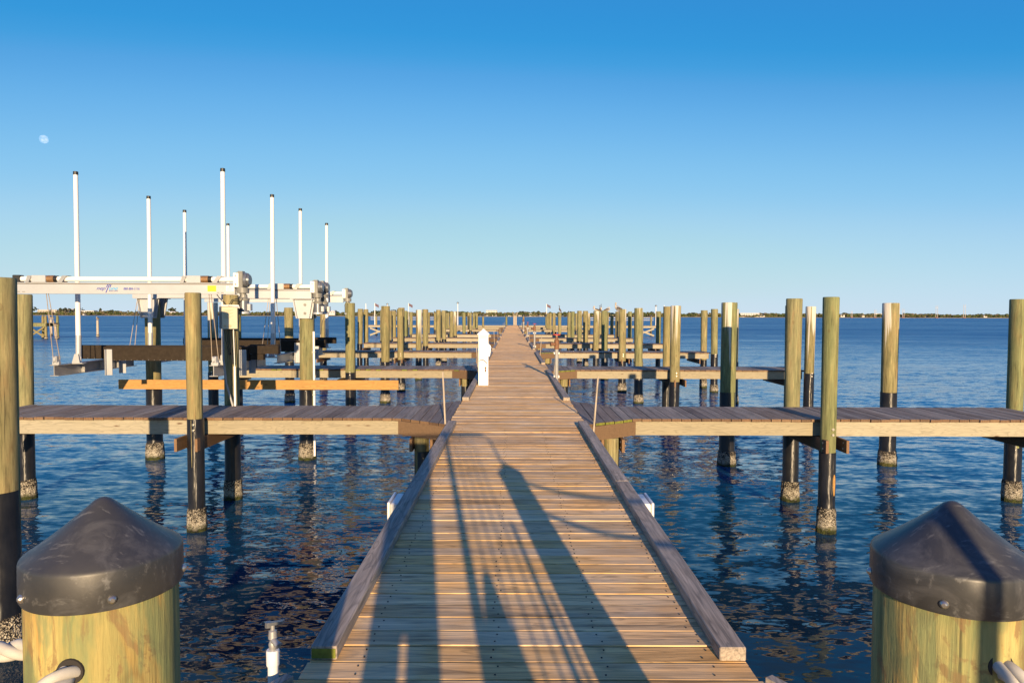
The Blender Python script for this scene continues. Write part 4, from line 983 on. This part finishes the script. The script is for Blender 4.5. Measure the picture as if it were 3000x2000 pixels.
for px, pt, w, lab in [(93, 894, 36, 'broad dark tree at the far left beside the pale apartment roofs'), (196, 898, 26, 'dark tree above the long roofs behind the guide pole'), (178, 899, 6, 'thin dark tree standing clear of the long pale roofs'), (232, 899, 40, 'wide dark clump right of the nearest guide pole'), (327, 905, 16, 'round dark tree left of the lift bracket'), (295, 901, 4, 'spindly pointed tree over the blue roof'), (505, 897, 22, 'dark round tree seen between the hoist cables left of a piling'), (607, 906, 20, 'dark tree right of the lettered beam post'), (838, 905, 10, 'dark tree just left of the inner lift piling'), (980, 908, 26, 'dark tree right of the farthest lift piling'), (1100, 906, 26, 'dark tree behind the leftmost white poles'), (1150, 905, 28, 'dark tree clump behind the third left finger pilings'), (1528, 909, 16, 'tree right of the pelican post above the shore houses'), (1577, 910, 12, 'green rounded tree left of the right flag pole'), (1668, 911, 20, 'flat dark tree behind the cormorant piling'), (1910, 912, 14, 'dark tree beside the white poles on the right'), (2030, 914, 14, 'dark tree right of the streaked third finger pilings'), (2475, 914, 16, 'dark tree beside the right wooden pilings'), (2732, 917, 18, 'dark tree below the tall twin pylons'), (2870, 918, 16, 'dark tree at the right end of the far shore')]:
    shore_tree(px, pt, w, lab)
M['stucco'] = [plain('cream_stucco', (.40, .36, .30), .9), plain('white_stucco', (.46, .45, .44), .9), plain('tan_stucco', (.32, .27, .21), .9)]
M['roofs'] = [plain('pale_roof', (.40, .38, .36), .9), plain('white_roof', (.52, .51, .50), .8), plain('brown_roof', (.26, .20, .16), .9), plain('blue_roof', (.06, .16, .42), .7)]
M['glass'] = plain('dark_window_glass', (.05, .06, .08), .2)
def house(px, pb, w, h, wall, roof, label, flat=False, storeys=1, y=None):
    y = y or SH + 12 + rs.uniform(0, 6); roll = (px-1500)*ROLL
    x = (px-1500)/2000*y; W = w/2000*y; H = h/2000*y; zb = CAM_H + (924 + roll - pb)/2000*y
    t = thing('shore_house', label, 'house', (x, y, zb), 'buildings on the far shore')
    wh = H*(.95 if flat else .62); D = min(16, max(8, W*.5))
    MB().box(-W/2, W/2, 0, D, -4, wh).build('wall', M['stucco'][wall], t)
    if flat: MB().box(-W/2-.3, W/2+.3, -.3, D+.3, wh, H).build('roof', M['roofs'][roof], t)
    else:
        e = .6; r_ = MB(); r_.add([(-W/2-e, -e, wh), (W/2+e, -e, wh), (W/2+e, D+e, wh), (-W/2-e, D+e, wh), (-W/2+D*.4, D/2, H), (W/2-D*.4, D/2, H)], [(0, 1, 5, 4), (1, 2, 5), (2, 3, 4, 5), (3, 0, 4), (3, 2, 1, 0)]); r_.build('roof', M['roofs'][roof], t)
    wn_ = max(2, min(14, int(W/4)))
    for s_ in range(storeys):
        sh = wh/storeys
        for k in range(wn_):
            cx = -W/2 + W*(k+.5)/wn_
            MB().box(cx-W/wn_*.25, cx+W/wn_*.25, -.06, .05, s_*sh+sh*.28, s_*sh+sh*.75).build('window', M['glass'], t)
HS = [(128, 920, 34, 13, 0, 1, 'pale three storey block at the far left with a white roof', True, 3, 1650), (160, 919, 14, 12, 0, 0, 'small cream block beside the leftmost apartments', True, 3, 1650), (198, 912, 50, 8, 0, 1, 'long pale apartment roofs behind the nearest guide pole', False, 2, 1690), (254, 916, 42, 7, 1, 3, 'low building with a long blue roof on the left shore', True, 1, 1640), (300, 914, 12, 5, 1, 1, 'small white house right of the blue roof', False, 1, 1640), (245, 921.5, 5, 3.5, 1, 2, 'tiny white boathouse at the left waterline', False, 1, None), (505, 918, 18, 6, 1, 1, 'white house behind the hoist cables', False, 1, 1620), (972, 918, 18, 9, 1, 1, 'white gabled house right of the lift motors', False, 1, None), (1145, 922, 32, 12, 0, 0, 'cream houses behind the left finger pilings', False, 1, None), (1245, 925, 14, 9, 0, 1, 'cream gabled house between left pilings', False, 2, None), (1185, 914, 14, 5, 1, 1, 'white roofs above the left pilings', False, 1, 1650), (1440, 913, 32, 4.5, 1, 1, 'long flat white roof above the trees left of the walkway', True, 1, 1760), (1427, 927, 14, 6, 0, 1, 'white gabled house just left of the pedestal top', False, 1, None), (1448, 927, 12, 7, 1, 2, 'dark roofed house left of the walkway end', False, 1, None), (1482, 927, 9, 6, 0, 0, 'cream cottage at the walkway end post', False, 1, None), (1495, 927.5, 22, 4, 1, 1, 'white boat sheds right at the walkway end', True, 1, None), (1520, 928, 16, 7, 1, 2, 'white house under the two pelicans', False, 1, None), (1554, 927, 9, 8, 1, 1, 'narrow white two storey house right of the walkway', True, 2, None), (1566, 927.5, 15, 6, 0, 1, 'cream bungalow right of the walkway end', False, 1, None), (1587, 927.5, 12, 6.5, 0, 0, 'tan bungalow left of the right flag pole', False, 1, None), (1604, 928, 12, 4, 1, 1, 'white dock house behind the right flag pole', True, 1, None), (1625, 927, 10, 6, 1, 2, 'grey roofed house behind the right pilings', False, 1, None), (2196, 927.5, 56, 10.5, 1, 1, 'large white block on the right shore between streaked pilings', True, 3, None), (2232, 928, 14, 6, 1, 0, 'low white annex right of the large white block', False, 1, None), (2468, 925, 12, 4, 1, 1, 'small white house on the right shore by the twin poles', False, 1, None), (2520, 921, 20, 3, 1, 1, 'distant white flat roofs on the right shore', True, 1, 1760), (2570, 922, 26, 4, 1, 1, 'long distant white roofs left of the streaked piling', True, 1, 1760), (2528, 926, 8, 4, 0, 2, 'small tan house low on the right shore', False, 1, None), (2700, 924.5, 34, 2.5, 1, 1, 'long low white roof left of the tall pylons', True, 1, 1640), (2886, 926, 10, 3, 1, 1, 'small pale house at the far right shore', False, 1, None)]
for h in HS: house(*h)
M['pylon'] = plain('pale_pylon_concrete', (.42, .38, .36), .8)
for px, pt, gap, lab in [(2494, 910, 3.5, 'shortest twin pylon pair in the water at right'), (2563, 906, 4, 'second twin pylon pair beside the streaked piling'), (2645, 904, 4.5, 'third twin pylon pair right of the streaked piling'), (2743, 895, 5, 'fourth taller twin pylon pair towards the right'), (2824, 892, 5, 'tallest twin pylon pair nearest the right edge')]:
    y = 1480.0; x = (px-1500)/2000*y; roll = (px-1500)*ROLL; zt = CAM_H + (924 + roll - pt)/2000*y
    t = thing('pylon_pair', lab, 'pylon', (x, y, WZ), 'twin power pylons over the water')
    for s_ in (-1, 1): MB().tube([(s_*gap*.37, 0, -1), (s_*gap*.37, 0, zt - WZ)], [.48, .30], 8).build('pole', M['pylon'], t)
    MB().box(-gap*.6, gap*.6, -.15, .15, zt-WZ-4.5, zt-WZ-4.1).build('crossarm', M['pylon'], t)
    MB().box(-gap*.37-1.0, gap*.37+1.0, -1.2, 1.2, -.3, 2.2).build('footing', M['rust'], t)

# ------------------------------------------------------------------ moon
def moon_mat():
    t = NT('moon_surface'); n = t.noise(t.coords((1, 1, 1), kind='Generated'), 3.2, 4)
    df = t.node('ShaderNodeBsdfDiffuse'); t.link(t.ramp(n, [(.40, (.030, .036, .045)), (.60, (.105, .10, .11))]), df.inputs['Color'])
    tr = t.node('ShaderNodeBsdfTransparent'); ad = t.node('ShaderNodeAddShader'); t.link(df.outputs[0], ad.inputs[0]); t.link(tr.outputs[0], ad.inputs[1])
    t.link(ad.outputs[0], t.n['Material Output'].inputs['Surface']); return t.m
D = 20000.0
bm_ = MB(); bm_.lathe([(max(.001, math.sin(math.pi*k/24)), -math.cos(math.pi*k/24)) for k in range(25)], 32)
mo = bm_.build('moon', moon_mat()); rm = 12.3/2000*D
u, v_ = (127-1500)/2000, (412-1000)/2000
dirv = Vector((u, math.cos(PITCH)*1 + math.sin(PITCH)*(-v_)*1, -math.sin(PITCH) - v_*math.cos(PITCH)))
mo.location = Vector((0, 0, CAM_H)) + dirv*D; mo.scale = (rm, rm, rm)
tag(mo, 'pale daytime moon high in the blue sky at the left', 'moon')
